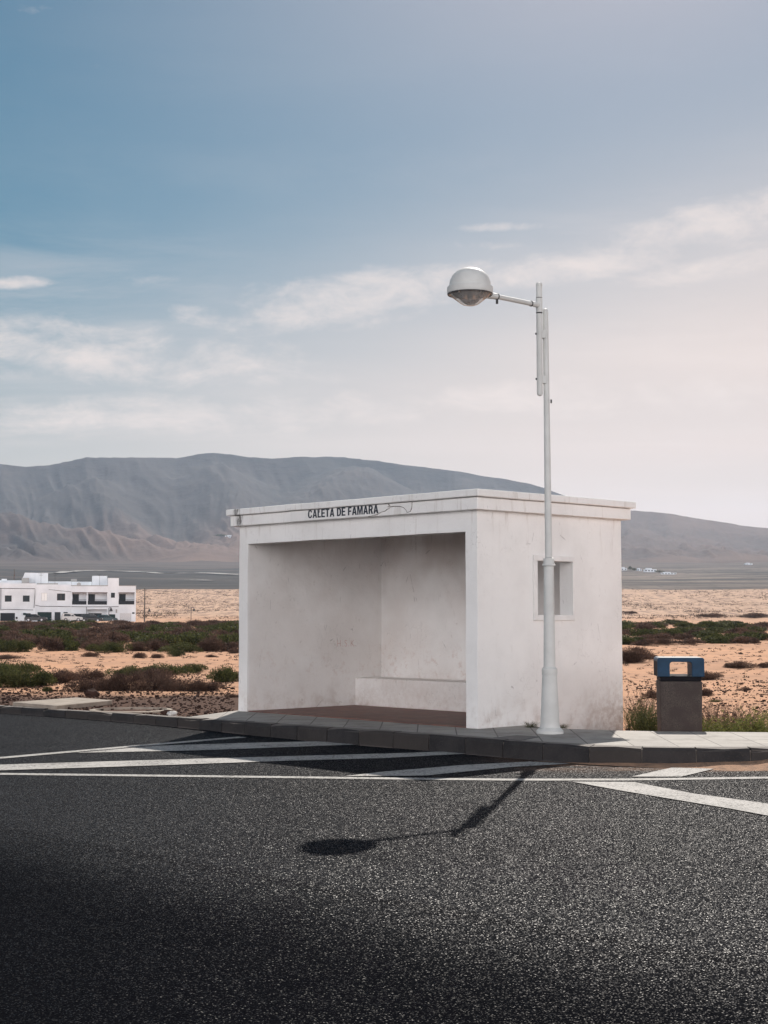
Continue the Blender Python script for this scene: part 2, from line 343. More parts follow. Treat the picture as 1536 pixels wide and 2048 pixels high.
def mat_ground():
    k = N('desert_ground'); p = k.pos(); o = k.xyz(p)
    flat = k.n('ShaderNodeCombineXYZ'); k.l(o[0], flat.inputs[0]); k.l(o[1], flat.inputs[1]); q = flat.outputs[0]
    ln = k.n('ShaderNodeVectorMath', operation='LENGTH'); k.l(q, ln.inputs[0]); r = ln.outputs['Value']
    n0 = k.noise(q, .12, 6, .6); n1 = k.noise(q, 1.1, 7, .65); n2 = k.noise(q, 14, 6, .7)
    c = k.mix(k.mr(n0, .35, .68), (.67, .375, .23), (.52, .30, .195))
    c = k.mix(k.math('MULTIPLY', k.mr(n1, .50, .70), .55), c, (.25, .165, .125))
    c = k.mix(k.math('MULTIPLY', k.mr(n2, .56, .70), .6), c, (.13, .09, .075))
    # dark volcanic gravel beside the kerb, on the far side of the stop
    g = k.mr(k.math('ADD', o[1], k.math('MULTIPLY', n1, 4.5)), 26.2, 29.0, 1, 0)
    g = k.math('MULTIPLY', g, k.mr(o[0], .2, 2.0, 1, 0))
    gv = k.n('ShaderNodeTexVoronoi'); k.l(q, gv.inputs[0]); gv.inputs['Scale'].default_value = 22
    gc = k.mix(k.xyz(gv.outputs['Color'])[0], (.040, .021, .017), (.095, .050, .038))
    c = k.mix(k.math('MULTIPLY', g, .93), c, gc)
    # far sandy flat, speckled with low scrub
    sv = k.noise(k.map(q, (1, .07, 1)), .55, 5, .7)
    far = k.mr(r, 260, 420)
    c = k.mix(far, c, k.mix(k.mr(sv, .46, .62), (.60, .40, .285), (.27, .18, .145)))
    # grey lava plain beyond
    s1 = k.noise(k.map(q, (.35, 1, 1)), .010, 7, .62); s2 = k.noise(k.map(q, (.2, 1, 1)), .05, 6, .7)
    pl = k.mix(k.mr(s1, .46, .66), (.030, .030, .034), (.075, .066, .064)); pl = k.mix(k.math('MULTIPLY', k.mr(s2, .5, .72), .6), pl, (.15, .125, .11))
    pl = k.mix(k.math('MULTIPLY', k.mr(k.math('DIVIDE', o[0], r), -.02, .20), k.mr(s1, .36, .60)), pl, (.22, .175, .15))
    s4 = k.noise(k.map(q, (1, .12, 1)), .16, 5, .75); pl = k.mix(k.math('MULTIPLY', k.mr(s4, .50, .66), .55), pl, (.020, .021, .023))
    pl = k.mix(k.math('MULTIPLY', k.mr(k.math('ADD', r, k.math('MULTIPLY', k.math('SUBTRACT', s1, .5), 2500)), 1700, 2500), .85), pl, (.105, .078, .071))
    c = k.mix(k.mr(k.math('ADD', r, k.math('MULTIPLY', k.math('SUBTRACT', s2, .5), 120)), 880, 915), c, pl)
    h = k.math('ADD', k.math('MULTIPLY', n1, .6), k.math('MULTIPLY', n2, .25)); k.bump(h, .7, .12)
    return k.base(c, .95, spec=.1)
M['ground'] = mat_ground()

def mat_hill():
    k = N('hill_rock'); p = k.pos(); o = k.xyz(p)
    n0 = k.noise(p, .0016, 8, .62); n1 = k.noise(k.map(p, (1, 1, 3)), .008, 8, .68); n2 = k.noise(p, .03, 6, .7)
    c = k.mix(k.mr(n0, .38, .64), (.022, .024, .029), (.052, .045, .047))
    c = k.mix(k.math('MULTIPLY', k.mr(n1, .48, .68), .5), c, (.085, .066, .062))
    c = k.mix(k.math('MULTIPLY', k.mr(n2, .52, .72), .4), c, (.025, .025, .028))
    at = k.n('ShaderNodeAttribute', attribute_name='fan'); c = k.mix(k.math('MULTIPLY', at.outputs['Fac'], k.mr(n0, .2, .6, .45, .95)), c, (.205, .130, .106))
    k.bump(k.math('ADD', n1, k.math('MULTIPLY', n2, .5)), .7, 10)
    return k.base(c, .95, spec=.1)
M['hill'] = mat_hill()

def mat_leaf(name, dark, light, trans=.25):
    k = N(name); at = k.n('ShaderNodeAttribute', attribute_name='tint')
    c = k.mix(at.outputs['Fac'], dark, light)
    k.base(c, .75, spec=.2)
    t = k.n('ShaderNodeBsdfTranslucent'); k.put(t.inputs[0], c); m = k.n('ShaderNodeMixShader'); m.inputs[0].default_value = trans
    k.l(k.b.outputs[0], m.inputs[1]); k.l(t.outputs[0], m.inputs[2]); k.l(m.outputs[0], k.o.inputs[0]); return k.m
M['green'] = mat_leaf('scrub_leaf', (.020, .028, .013), (.125, .130, .044))
M['brown'+'leaf'] = mat_leaf('dry_leaf', (.036, .023, .022), (.18, .112, .082))
M['weedleaf'] = mat_leaf('weed_leaf', (.05, .065, .018), (.26, .27, .075), .4)
M['tuft'] = mat_leaf('tuft_leaf', (.05, .034, .028), (.14, .10, .07))

# ------------------------------------------------------------------ mesh helpers
class MB:
    def __init__(s): s.v = []; s.f = []
    def add(s, vs, fs):
        n = len(s.v); s.v += [tuple(map(float, q)) for q in vs]; s.f += [tuple(i + n for i in f) for f in fs]; return s
    def box(s, a, b):
        x0, y0, z0 = a; x1, y1, z1 = b
        return s.add([(x0, y0, z0), (x1, y0, z0), (x1, y1, z0), (x0, y1, z0), (x0, y0, z1), (x1, y0, z1), (x1, y1, z1), (x0, y1, z1)],
                     [(0, 3, 2, 1), (4, 5, 6, 7), (0, 1, 5, 4), (1, 2, 6, 5), (2, 3, 7, 6), (3, 0, 4, 7)])
    def prism(s, poly, z0, z1):
        n = len(poly)
        vs = [(x, y, z0) for x, y in poly] + [(x, y, z1) for x, y in poly]
        return s.add(vs, [tuple(range(n))[::-1], tuple(range(n, 2 * n))] + [(i, (i + 1) % n, n + (i + 1) % n, n + i) for i in range(n)])
    def lathe(s, prof, c=(0, 0, 0), n=28, mat=None):
        vs = []; fs = []
        for r, z in prof:
            for i in range(n):
                a = 2 * math.pi * i / n; q = Vector((r * math.cos(a), r * math.sin(a), z))
                if mat: q = mat @ q
                vs.append((q.x + c[0], q.y + c[1], q.z + c[2]))
        for j in range(len(prof) - 1):
            for i in range(n):
                k = (i + 1) % n; fs.append((j * n + i, j * n + k, (j + 1) * n + k, (j + 1) * n + i))
        fs.append(tuple(range(n))[::-1]); fs.append(tuple(range((len(prof) - 1) * n, len(prof) * n)))
        return s.add(vs, fs)
    def tube(s, pts, r, n=12):
        pts = [Vector(p) for p in pts]; vs = []; fs = []
        for i, p in enumerate(pts):
            d = (pts[min(i + 1, len(pts) - 1)] - pts[max(i - 1, 0)]).normalized()
            u = d.orthogonal().normalized() if i == 0 else (u - d * u.dot(d)).normalized(); w = d.cross(u)
            rr = r[i] if isinstance(r, (list, tuple)) else r
            for k in range(n):
                a = 2 * math.pi * k / n; vs.append(p + (u * math.cos(a) + w * math.sin(a)) * rr)
        for j in range(len(pts) - 1):
            for i in range(n):
                k = (i + 1) % n; fs.append((j * n + i, j * n + k, (j + 1) * n + k, (j + 1) * n + i))
        fs.append(tuple(range(n))[::-1]); fs.append(tuple(range((len(pts) - 1) * n, len(pts) * n)))
        return s.add(vs, fs)
    def build(s, name, m, parent=None, smooth=False, bevel=0, seg=2):
        me = bpy.data.meshes.new(name); me.from_pydata(s.v, [], s.f); me.update()
        bm = bmesh.new(); bm.from_mesh(me); bmesh.ops.recalc_face_normals(bm, faces=bm.faces); bm.to_mesh(me); bm.free()
        return link(name, me, m, parent, smooth, bevel, seg)
def link(name, me, m, parent=None, smooth=False, bevel=0, seg=2):
    o = bpy.data.objects.new(name, me); COL.objects.link(o)
    if m is not None and not me.materials: me.materials.append(m)
    if parent: o.parent = parent
    if smooth:
        me.polygons.foreach_set('use_smooth', [True] * len(me.polygons))
        try: me.set_sharp_from_angle(angle=math.radians(40))
        except Exception: pass
    if bevel:
        b = o.modifiers.new('bevel', 'BEVEL'); b.width = bevel; b.segments = seg; b.limit_method = 'ANGLE'; b.angle_limit = math.radians(40)
    return o
def tag(o, label=None, cat=None, group=None, kind=None):
    if label: o['label'] = label
    if cat: o['category'] = cat
    if group: o['group'] = group
    if kind: o['kind'] = kind
    return o
def thing(name, label, cat, loc=(0, 0, 0), rz=0, group=None):
    o = bpy.data.objects.new(name, None); COL.objects.link(o); o.location = loc; o.rotation_euler = (0, 0, rz); o.empty_display_size = .2
    return tag(o, label, cat, group)
def fast_mesh(name, verts, faces4):
    me = bpy.data.meshes.new(name); nv = len(verts); nf = len(faces4)
    me.vertices.add(nv); me.vertices.foreach_set('co', np.asarray(verts, np.float32).ravel())
    me.loops.add(nf * 4); me.loops.foreach_set('vertex_index', np.asarray(faces4, np.int32).ravel())
    me.polygons.add(nf); me.polygons.foreach_set('loop_start', np.arange(0, nf * 4, 4, dtype=np.int32))
    me.update(calc_edges=True); me.validate(); return me

# ------------------------------------------------------------------ kerb line
kp = []
for px, py, z in [(0, 1412, .10), (100, 1418.5, .10), (200, 1425, .10), (300, 1431, .105), (390, 1437, .125), (480, 1443, .15), (600, 1452, .17), (768, 1462, .17),
                  (900, 1471, .17), (983, 1478, .17), (1088, 1488, .17), (1198, 1494, .17), (1303, 1496, .17), (1408, 1496.5, .17), (1536, 1496, .17)]:
    g = G(px, py, z); kp.append((g[0], g[1], z))
dl = np.array(kp[0]) - np.array(kp[2]); dl = dl / np.hypot(dl[0], dl[1])
left = [tuple(np.array(kp[0]) + dl * t) for t in (250, 120, 60, 30, 14, 6, 2.5)]
right = [(kp[-1][0] + t, kp[-1][1] + t * .012, .17) for t in (1.5, 4, 10, 25, 60, 150)]
KERB = np.array([(a[0], a[1], max(.10, min(.17, a[2]))) for a in left + kp + right])
for _ in range(2):  # smooth the measured points a little
    K2 = KERB.copy(); K2[8:-7] = .25 * KERB[7:-8] + .5 * KERB[8:-7] + .25 * KERB[9:-6]; KERB = K2
KS = np.concatenate([[0], np.cumsum(np.hypot(*np.diff(KERB[:, :2], axis=0).T))])
def kerb_at(s): return np.array([np.interp(s, KS, KERB[:, i]) for i in range(3)])
def kerb_n(s):
    a = kerb_at(s - .3); b = kerb_at(s + .3); d = (b - a)[:2]; d /= np.linalg.norm(d); return np.array([-d[1], d[0]])   # points away from the road

# ------------------------------------------------------------------ terrain height
def sst(a, b, x):
    t = np.clip((x - a) / (b - a), 0, 1); return t * t * (3 - 2 * t)
_pr = np.linspace(0, 8000, 1601); _pz = np.interp(_pr, [0, 300, 420, 600, 900, 1400, 2000, 2800, 8000], [0, 0, 1.9, 6, 16.6, 36, 62, 100, 100])
_ker = np.ones(21) / 21; _pz = np.convolve(np.pad(_pz, 10, mode='edge'), _ker, 'valid')
RIDGE = [(-900, 980), (-500, 955), (-250, 930), (-100, 925), (0, 937), (50, 941), (100, 936), (170, 920), (250, 919), (350, 918), (395, 910), (425, 906), (460, 909), (500, 914), (560, 917), (600, 914), (650, 912), (690, 914),
         (720, 917), (800, 927), (900, 940), (1000, 957), (1060, 967), (1110, 986), (1160, 1002), (1260, 1022), (1330, 1030), (1400, 1041), (1480, 1055), (1536, 1061), (1700, 1085), (2000, 1105), (3000, 1112)]
def T(x, y):
    x = np.asarray(x, float); y = np.asarray(y, float)
    r = np.hypot(x, y); px = 768 + FPX * x / np.maximum(y, 1e-3) * .9977
    near = .085 - .075 * sst(.06, .12, x / np.maximum(y, 1)) * 1.0
    z = np.interp(r, _pr, _pz) + near * sst(500, 250, r) if False else np.interp(r, _pr, _pz) + near
    amp = np.interp(r, [0, 22, 30, 60, 150, 320, 900, 2700], [0, 0, .22, .5, .6, .8, 2.0, 5])
    z = z + amp * (fbm(x / 9, y / 9, 3, 3) - .5) * np.clip(1.5 - r / 400, .0, 1) + amp * (fbm(x / 60, y / 60, 5, 4) - .5) * sst(60, 300, r)
    z = z + .06 * (fbm(x / 1.3, y / 1.3, 9, 3) - .5) * sst(20, 24, r)
    hill = r > 2500
    if np.any(hill):
        ry = np.interp(px, [a for a, b in RIDGE], [b for a, b in RIDGE])
        tanE = (1231 - ry) / FPX * 1.0
        a = px / 100.0
        rr = 4500 + 500 * (fbm(a * .25, 0 * a, 21, 2) - .5); rb = 2560 + 420 * (fbm(a * .55 + 3, 0 * a, 22, 3) - .35)
        H = tanE * rr + 1.4 - 100
        s = np.clip((r - rb) / (rr - rb), 0, 1.4); sc = np.clip(s, 0, 1)
        warp = .35 * (fbm(a * 1.3, r / 500, 23, 3) - .5)
        aa = a + sc * 1.7 + .9 * (fbm(a * .5, sc * 2.0, 26, 3) - .5)
        gul = fbm(aa * .55 + warp * 1.2, sc * .6, 24, 4, True); gul2 = fbm(aa * 2.2 + warp * 3.0, sc * 2.2 + 4, 25, 5, True)
        g = .40 * sc ** 1.15 + .60 * sc ** 3.2
        env = np.clip(4 * sc * (1 - sc), 0, 1) ** .8
        h = H * g - env * H * (.46 * (1 - gul) + .10 * (1 - gul2)) + env * H * .16
        # spurs that come forward from the escarpment and end as pale fans
        fan = 0 * h; rH = np.interp(px, [q for q, _ in RIDGE], [(1231 - w) / FPX * 4400 - 100 for _, w in RIDGE])
        for (pa, ra, za, pb, rbb, zb, sl) in [(-330, 4150, .86, 420, 2690, .0, .34), (150, 4250, .86, 400, 3050, .10, .52), (430, 4250, .92, 520, 3000, .06, .50), (760, 4200, .90, 430, 2760, .0, .36), (700, 4250, .95, 900, 3000, .05, .5), (1150, 4250, .80, 1500, 2720, .0, .26), (1000, 4250, .9, 1330, 3100, .06, .42), (-700, 4200, .85, -150, 2800, .0, .4), (1500, 4200, .8, 2000, 2800, .0, .3)]:
            t = np.clip((ra - r) / (ra - rbb), 0, 1); pc = pa + (pb - pa) * t + 60 * (fbm(t * 3 + pa, 0 * t, 33, 2) - .5)
            top = np.interp(t, [0, .3, .6, 1], [za, za * .60, za * .27, zb]) * rH
            hh = top - (np.sqrt((np.abs(px - pc) / FPX * r) ** 2 + 900) - 30) * sl * (.7 + .7 * gul2) + 40 * env * (gul2 - .5)
            k_ = 26.0; w_ = np.clip(.5 + .5 * (hh - h) / k_, 0, 1); ok = sst(ra + 250, ra - 150, r)
            hn = h * (1 - w_) + hh * w_ + k_ * w_ * (1 - w_); fan = np.maximum(fan, w_ * ok * sst(.30, .72, t)); h = h + (np.maximum(hn, h) - h) * ok
        h = h + env * 16 * (fbm(aa * 5, r / 90, 35, 4) - .5)
        h = np.maximum(h, 0) * sst(2500, 3050, r)
        z = np.where(hill, z * 1.0 + h, z)
        T.fan = np.where(hill, np.maximum(np.maximum(fan, .55 * sst(.5, .12, sc)), .85 * sst(1050, 1350, px) * (.5 + .5 * gul2)), 0)
    else: T.fan = 0 * z
    return z

# columns fan out from the kerb; the setting's ground is one sheet from the kerb to the foot of the hills
pxs = np.concatenate([np.linspace(-3000, -120, 110), np.linspace(-110, 1646, 620), np.linspace(1660, 6500, 120)])
dirs = np.stack([(pxs - 768) / FPX, np.ones_like(pxs)], 1)
def kerb_r(d):
    # distance along direction d to the line just behind the kerb stones
    best = None
    for i in range(len(KERB) - 1):
        a = KERB[i, :2]; b = KERB[i + 1, :2]; e = b - a; den = d[0] * e[1] - d[1] * e[0]
        if abs(den) < 1e-9: continue
        t = (a[0] * e[1] - a[1] * e[0]) / den; u = (a[0] * d[1] - a[1] * d[0]) / den
        if t > 0 and -1e-6 <= u <= 1 + 1e-6: best = t if best is None else min(best, t)
    return best if best else 300.
rk = np.array([kerb_r(d) for d in dirs]) + .09
def sheet(name, r_rows, m, hillpart=False):
    X = dirs[:, 0:1] * r_rows; Y = dirs[:, 1:2] * r_rows
    Z = T(X, Y); nc, nr = X.shape
    V = np.stack([X, Y, Z], -1).reshape(-1, 3); idx = np.arange(nc * nr).reshape(nc, nr)
    F = np.stack([idx[:-1, :-1], idx[1:, :-1], idx[1:, 1:], idx[:-1, 1:]], -1).reshape(-1, 4)
    me = fast_mesh(name, V, F); me.polygons.foreach_set('use_smooth', [True] * len(me.polygons))
    if hillpart:
        at = me.attributes.new('fan', 'FLOAT', 'POINT'); at.data.foreach_set('value', np.asarray(T.fan, np.float32).reshape(-1))
    return tag(link(name, me, m), kind='structure')
u = np.linspace(0, 1, 270)[None, :]
RE = 2600 / np.hypot(dirs[:, 0], dirs[:, 1])
rows = rk[:, None] * (RE[:, None] / rk[:, None]) ** u
sheet('ground', rows, M['ground'])
u2 = np.linspace(0, 1, 230)[None, :]
sheet('hills', RE[:, None] * (6200 / 2600) ** u2, M['hill'], True)

# ------------------------------------------------------------------ road, markings, kerb, pavement
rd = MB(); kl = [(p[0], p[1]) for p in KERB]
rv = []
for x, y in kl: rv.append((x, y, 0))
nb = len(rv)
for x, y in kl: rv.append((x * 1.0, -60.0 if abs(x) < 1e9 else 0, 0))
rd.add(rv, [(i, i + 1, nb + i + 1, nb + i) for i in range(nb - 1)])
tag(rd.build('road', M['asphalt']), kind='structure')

def marking(pts, z=.004):
    q = [G(px, py, z) for px, py in pts]; b = MB(); b.add([(a[0], a[1], z) for a in q], [tuple(range(len(q)))])
    return tag(b.build('road_marking', M['paint']), kind='structure')
def line(pts, w, z=.004):
    c = np.array([G(px, py, z)[:2] for px, py in pts]); v = []
    for i in range(len(c)):
        d = c[min(i + 1, len(c) - 1)] - c[max(i - 1, 0)]; d /= np.linalg.norm(d); n = np.array([-d[1], d[0]])
        v += [(*(c[i] + n * w / 2), z), (*(c[i] - n * w / 2), z)]
    b = MB(); b.add(v, [(2 * i, 2 * i + 1, 2 * i + 3, 2 * i + 2) for i in range(len(c) - 1)])
    return tag(b.build('road_marking', M['paint']), kind='structure')
line([(-900, 1533), (-400, 1541), (0, 1547.5), (300, 1551), (768, 1556.5), (1000, 1559), (1236, 1559), (1400, 1557), (1536, 1555), (2200, 1540)], .15)
line([(-400, 1541.2), (-200, 1530), (0, 1515.5), (150, 1502.5), (300, 1489.5), (485, 1473.8)], .15, .005)
marking([(150, 1505.5), (310, 1491.5), (480, 1486), (680, 1481.5), (750, 1487.5), (400, 1500.5)], .006)
marking([(-300, 1535.5), (0, 1529), (300, 1520), (580, 1512), (768, 1507), (913, 1502), (955, 1506), (768, 1516), (582, 1521), (300, 1531), (0, 1540.5), (-250, 1544)], .006)
marking([(690, 1552), (768, 1543), (925, 1530), (1060, 1523), (1140, 1527), (1020, 1534), (850, 1551)], .006)
marking([(1263, 1553), (1353, 1533), (1443, 1534), (1363, 1553)], .006)
marking([(1143, 1563), (1268, 1564), (1388, 1587), (1536, 1607), (1760, 1640), (1760, 1668), (1536, 1631), (1463, 1617.5), (1248, 1582)], .006)

kb = MB(); s = KS[5]
while s < KS[-3]:
    L = .5
    n = 2; a = [];
    for j in range(n + 1):
        ss = s + .006 + (L - .012) * j / n; p = kerb_at(ss); nn = kerb_n(ss); a.append((p, nn))
    v = []
    jit = random.uniform(-.004, .004)
    for p, nn in a:
        o0 = p[:2] + nn * (0 + jit); o1 = p[:2] + nn * (.025 + jit); o2 = p[:2] + nn * .15
        zt = p[2] + jit * .6
        v += [(*o0, -.08), (*(o0 + nn * .006), zt - .03), (*o1, zt), (*o2, zt), (*o2, -.08)]
    f = []
    for j in range(n):
        for k in range(4): f.append((5 * j + k, 5 * j + k + 1, 5 * j + 5 + k + 1, 5 * j + 5 + k))
    f += [(0, 1, 2, 3, 4), tuple(5 * n + k for k in (4, 3, 2, 1, 0))]
    nst = len(v); kb.add(v, f); s += L
for i_ in range(0, len(kb.v), nst):   # knocks and chips along the arris
    for k_ in range(nst // 5):
        x_, y_, z_ = kb.v[i_ + 5 * k_ + 2]; kb.v[i_ + 5 * k_ + 2] = (x_, y_, z_ - (random.random() ** 6) * .02)
        x_, y_, z_ = kb.v[i_ + 5 * k_ + 1]; kb.v[i_ + 5 * k_ + 1] = (x_, y_, z_ - (random.random() ** 4) * .025)
ko = tag(kb.build('kerb', M['kerb']), kind='structure')
at = ko.data.attributes.new('stone', 'FLOAT', 'POINT'); at.data.foreach_set('value', np.repeat(RNG.uniform(0, 1, len(kb.v) // nst), nst).astype(np.float32))
# mortar between the kerb stones: a slightly set-back strip
mj = MB(); v = []; ss = np.arange(KS[5], KS[-3], .25)
for q in ss:
    p = kerb_at(q); nn = kerb_n(q); v += [(*(p[:2] + nn * .016), -.08), (*(p[:2] + nn * .016), p[2] - .024), (*(p[:2] + nn * .145), p[2] - .016)]
mj.add(v, [(3 * i + k, 3 * i + k + 1, 3 * i + 4 + k, 3 * i + 3 + k) for i in range(len(ss) - 1) for k in range(2)])
tag(mj.build('kerb_mortar', M['mortar']), kind='structure')

# shelter frame: x runs along its front to the right, y along its side wall to the back
SH = Vector((1.017, 16.452, .17)); SHA = math.atan2(-.729, .6845)
def sh(x, y, z=0): return Matrix.Translation(SH) @ Matrix.Rotation(SHA, 4, 'Z') @ Vector((x, y, z))
front = []
s_l = 0
sl = np.interp(G(352, 1436, .12)[0], KERB[:, 0], KS)
for q in np.linspace(sl, KS[-3], 160):
    p = kerb_at(q) ; nn = kerb_n(q); front.append((*(p[:2] + nn * .156), p[2] - .003))
bk = [(150, 16.0), (9, 15.95)] + [tuple(G(a, b, .17)[:2]) for a, b in [(1536, 1464), (1318, 1462), (1218, 1460), (1110, 1456.5)]]
bk += [tuple(sh(-.05, .75)[:2]), tuple(sh(-.05, .06)[:2]), tuple(sh(-.19, -.002)[:2]), tuple(sh(-4.03, -.002)[:2]), tuple(sh(-4.16, .05)[:2]), tuple(sh(-4.30, .05)[:2])]
pv = MB(); nf_ = len(front); nb_ = len(bk)
allp = front + [(x, y, .167) for x, y in bk]; n = len(allp)
me = bpy.data.meshes.new('pavement'); bm = bmesh.new()
tv = [bm.verts.new(p) for p in allp]; top = bm.faces.new(tv)
ext = bmesh.ops.extrude_face_region(bm, geom=[top]); 
for e in ext['geom']:
    if isinstance(e, bmesh.types.BMVert): e.co.z -= .25
bmesh.ops.triangulate(bm, faces=[f for f in bm.faces if len(f.verts) > 4]); bmesh.ops.recalc_face_normals(bm, faces=bm.faces); bm.to_mesh(me); bm.free()
tag(link('pavement', me, M['pave']), kind='structure')

# drift of blown sand lying against the kerb
def drift(x0, x1, hmax, w):
    v = []; xs = np.linspace(x0, x1, 60)
    for i, x in enumerate(xs):
        q = np.interp(x, KERB[:, 0], KS); p = kerb_at(q); nn = kerb_n(q); t = (x - x0) / (x1 - x0)
        e = min(1, t * 6.5) ; h = hmax * e * (.6 + .8 * fbm(x * 2.2, 0., 41, 3)); ww = w * e * (.5 + fbm(x * 1.7, 3., 42, 3))
        for a, zz in ((-.01, h), (.3 * ww, h * .7), (.65 * ww, h * .25), (ww, -.004)):
            o = p[:2] - nn * a; v.append((o[0], o[1], zz))
    f = [(4 * i + k, 4 * i + 4 + k, 4 * i + 5 + k, 4 * i + k + 1) for i in range(59) for k in range(3)]
    b = MB(); b.add(v, f); return tag(b.build('sand_drift', M['drift'], smooth=True), kind='structure')
k = N('blown_sand'); p = k.pos(); c = k.mix(k.mr(k.noise(p, 9, 6, .7), .4, .7), (.44, .27, .18), (.22, .15, .115)); k.bump(k.noise(p, 40, 4), .4, .01); M['drift'] = k.base(c, .95, spec=.1)
drift(1.7, 16.0, .085, .55)

# ------------------------------------------------------------------ bus shelter
stop = thing('bus_shelter', 'white plastered bus shelter with open front, flat roof and stone bench, behind the lamp post', 'bus shelter', SH, SHA)
WX, WY, TH, WZ = 4.22, 2.53, .178, 2.45
def uneven(me, amp, step=.14):
    # cut the mesh at short steps and let the arrises wander as hand-laid plaster does
    bm = bmesh.new(); bm.from_mesh(me)
    for ax in range(3):
        lo = min(v_.co[ax] for v_ in bm.verts); hi = max(v_.co[ax] for v_ in bm.verts); c_ = lo + step * .7; nrm = Vector((ax == 0, ax == 1, ax == 2))
        while c_ < hi - .03:
            bmesh.ops.bisect_plane(bm, geom=bm.verts[:] + bm.edges[:] + bm.faces[:], plane_co=nrm * c_, plane_no=nrm, dist=1e-5); c_ += step
    bm.normal_update(); mv = []
    for v_ in bm.verts:
        if any(len(e_.link_faces) == 2 and e_.calc_face_angle(0) > .6 for e_ in v_.link_edges):
            x_, y_, z_ = v_.co; mv.append((v_, Vector([amp * 2 * (float(fbm(x_ * 2.1 + z_ * 1.7 + k_ * 9, y_ * 2.3 + z_ * 1.3, 71 + k_, 3)) - .5) for k_ in range(3)])))
    for v_, d_ in mv: v_.co += d_
    bm.to_mesh(me); bm.free()
def boolean_wall():
    a = MB().box((-WX, 0, -.45), (0, WY, WZ)).build('wall', M['plaster'])
    cuts = [MB().box((-WX + TH, TH, -.6), (-TH, WY - TH, 2.42)).build('cut', None),
            MB().box((-WX + TH, -.3, -.6), (-TH, TH + .02, 2.14)).build('cut', None),
            MB().box((-.3, .975, 1.225), (.3, 1.592, 1.842)).build('cut', None)]
    for c in cuts:
        m = a.modifiers.new('b', 'BOOLEAN'); m.object = c; m.operation = 'DIFFERENCE'; m.solver = 'EXACT'
    bpy.context.view_layer.update()
    dg = bpy.context.evaluated_depsgraph_get(); me = bpy.data.meshes.new_from_object(a.evaluated_get(dg))
    for c in cuts: bpy.data.objects.remove(c)
    bpy.data.objects.remove(a)
    me.name = 'wall'
    if not me.materials: me.materials.append(M['plaster'])
    # hand-trowelled: subdivide and make the planes very slightly uneven
    bm = bmesh.new(); bm.from_mesh(me)
    bmesh.ops.triangulate(bm, faces=bm.faces); bm.to_mesh(me); bm.free()
    bm = bmesh.new(); bm.from_mesh(me); bmesh.ops.join_triangles(bm, faces=bm.faces, angle_face_threshold=.01, angle_shape_threshold=3.1); bmesh.ops.recalc_face_normals(bm, faces=bm.faces); bm.to_mesh(me); bm.free()
    uneven(me, .005)
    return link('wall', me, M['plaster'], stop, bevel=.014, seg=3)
boolean_wall()
rf = MB().box((-WX - .13, -.13, 2.510), (.135, WY + .13, 2.59)).build('roof', M['plaster'], stop, bevel=.012); uneven(rf.data, .0045)
fa = MB().box((-WX - .085, -.085, 2.372), (.085, 0.0, 2.508)).box((0.0, 0.0, 2.372), (.085, WY + .085, 2.508)).box((-WX - .085, 0.0, 2.372), (-WX, WY + .085, 2.508)).box((-WX, WY, 2.372), (0.0, WY + .085, 2.508))
fa = MB()
ring_o = [(-WX - .085, -.085), (.085, -.085), (.085, WY + .085), (-WX - .085, WY + .085)]; ring_i = [(-WX + .02, .02), (-.02, .02), (-.02, WY - .02), (-WX + .02, WY - .02)]
v = []
for (xo, yo), (xi, yi) in zip(ring_o, ring_i): v += [(xo, yo, 2.372), (xo, yo, 2.506), (xi, yi, 2.506), (xi, yi, 2.372)]
fa.add(v, [(4 * i + k, 4 * ((i + 1) % 4) + k, 4 * ((i + 1) % 4) + (k + 1) % 4, 4 * i + (k + 1) % 4) for i in range(4) for k in range(4)])
fa.build('fascia', M['plaster'], stop, bevel=.008)
ce = MB().box((-WX + TH - .01, TH - .01, 2.425), (-TH + .01, WY - TH + .01, 2.505)).build('ceiling', M['plaster'], stop)
MB().box((-WX + TH + .003, WY - TH - .50, .0), (-TH - .003, WY - TH - .003, .375)).build('bench', M['plaster'], stop, bevel=.016, seg=3)
MB().box((-WX + TH + .002, .02, -.2), (-TH - .002, WY - TH - .002, .006)).build('floor', M['tile'], stop)
fr = MB()
y0, y1, z0, z1 = .975, 1.592, 1.225, 1.842; w = .062
fr.box((.0005, y0 - w, z0 - w), (.022, y1 + w * .55, z0)).box((.0005, y0 - w, z1), (.022, y1 + w * .55, z1 + w)).box((.0005, y0 - w, z0), (.022, y0, z1)).box((.0005, y1, z0), (.022, y1 + w * .55, z1))
fr.build('window_frame', M['plaster_sign'], stop, bevel=.004)
# the name plaque: a thin plaster panel, broken off at its right end
def plate(name, pts, y0, y1, m, parent):
    n = len(pts); b = MB(); b.add([(x, y0, z) for x, z in pts] + [(x, y1, z) for x, z in pts], [tuple(range(n)), tuple(range(n, 2 * n))[::-1]] + [(i, n + i, n + (i + 1) % n, (i + 1) % n) for i in range(n)])
    return b.build(name, m, parent)
sign = plate('name_plaque', [(-3.070, 2.378), (-1.620, 2.378), (-1.500, 2.395), (-1.430, 2.418), (-1.370, 2.425), (-1.330, 2.447), (-1.300, 2.45), (-1.330, 2.472), (-1.290, 2.480), (-1.320, 2.50), (-3.070, 2.50)], -.099, -.0852, M['plaster_sign'], stop)
plate('plaque_remnant', [(-1.260, 2.470), (-1.200, 2.474), (-1.120, 2.468), (-1.060, 2.452), (-1.020, 2.42), (-1.000, 2.395), (-0.960, 2.40), (-0.940, 2.43), (-0.930, 2.50), (-1.260, 2.50)], -.094, -.0852, M['plaster_sign'], stop)
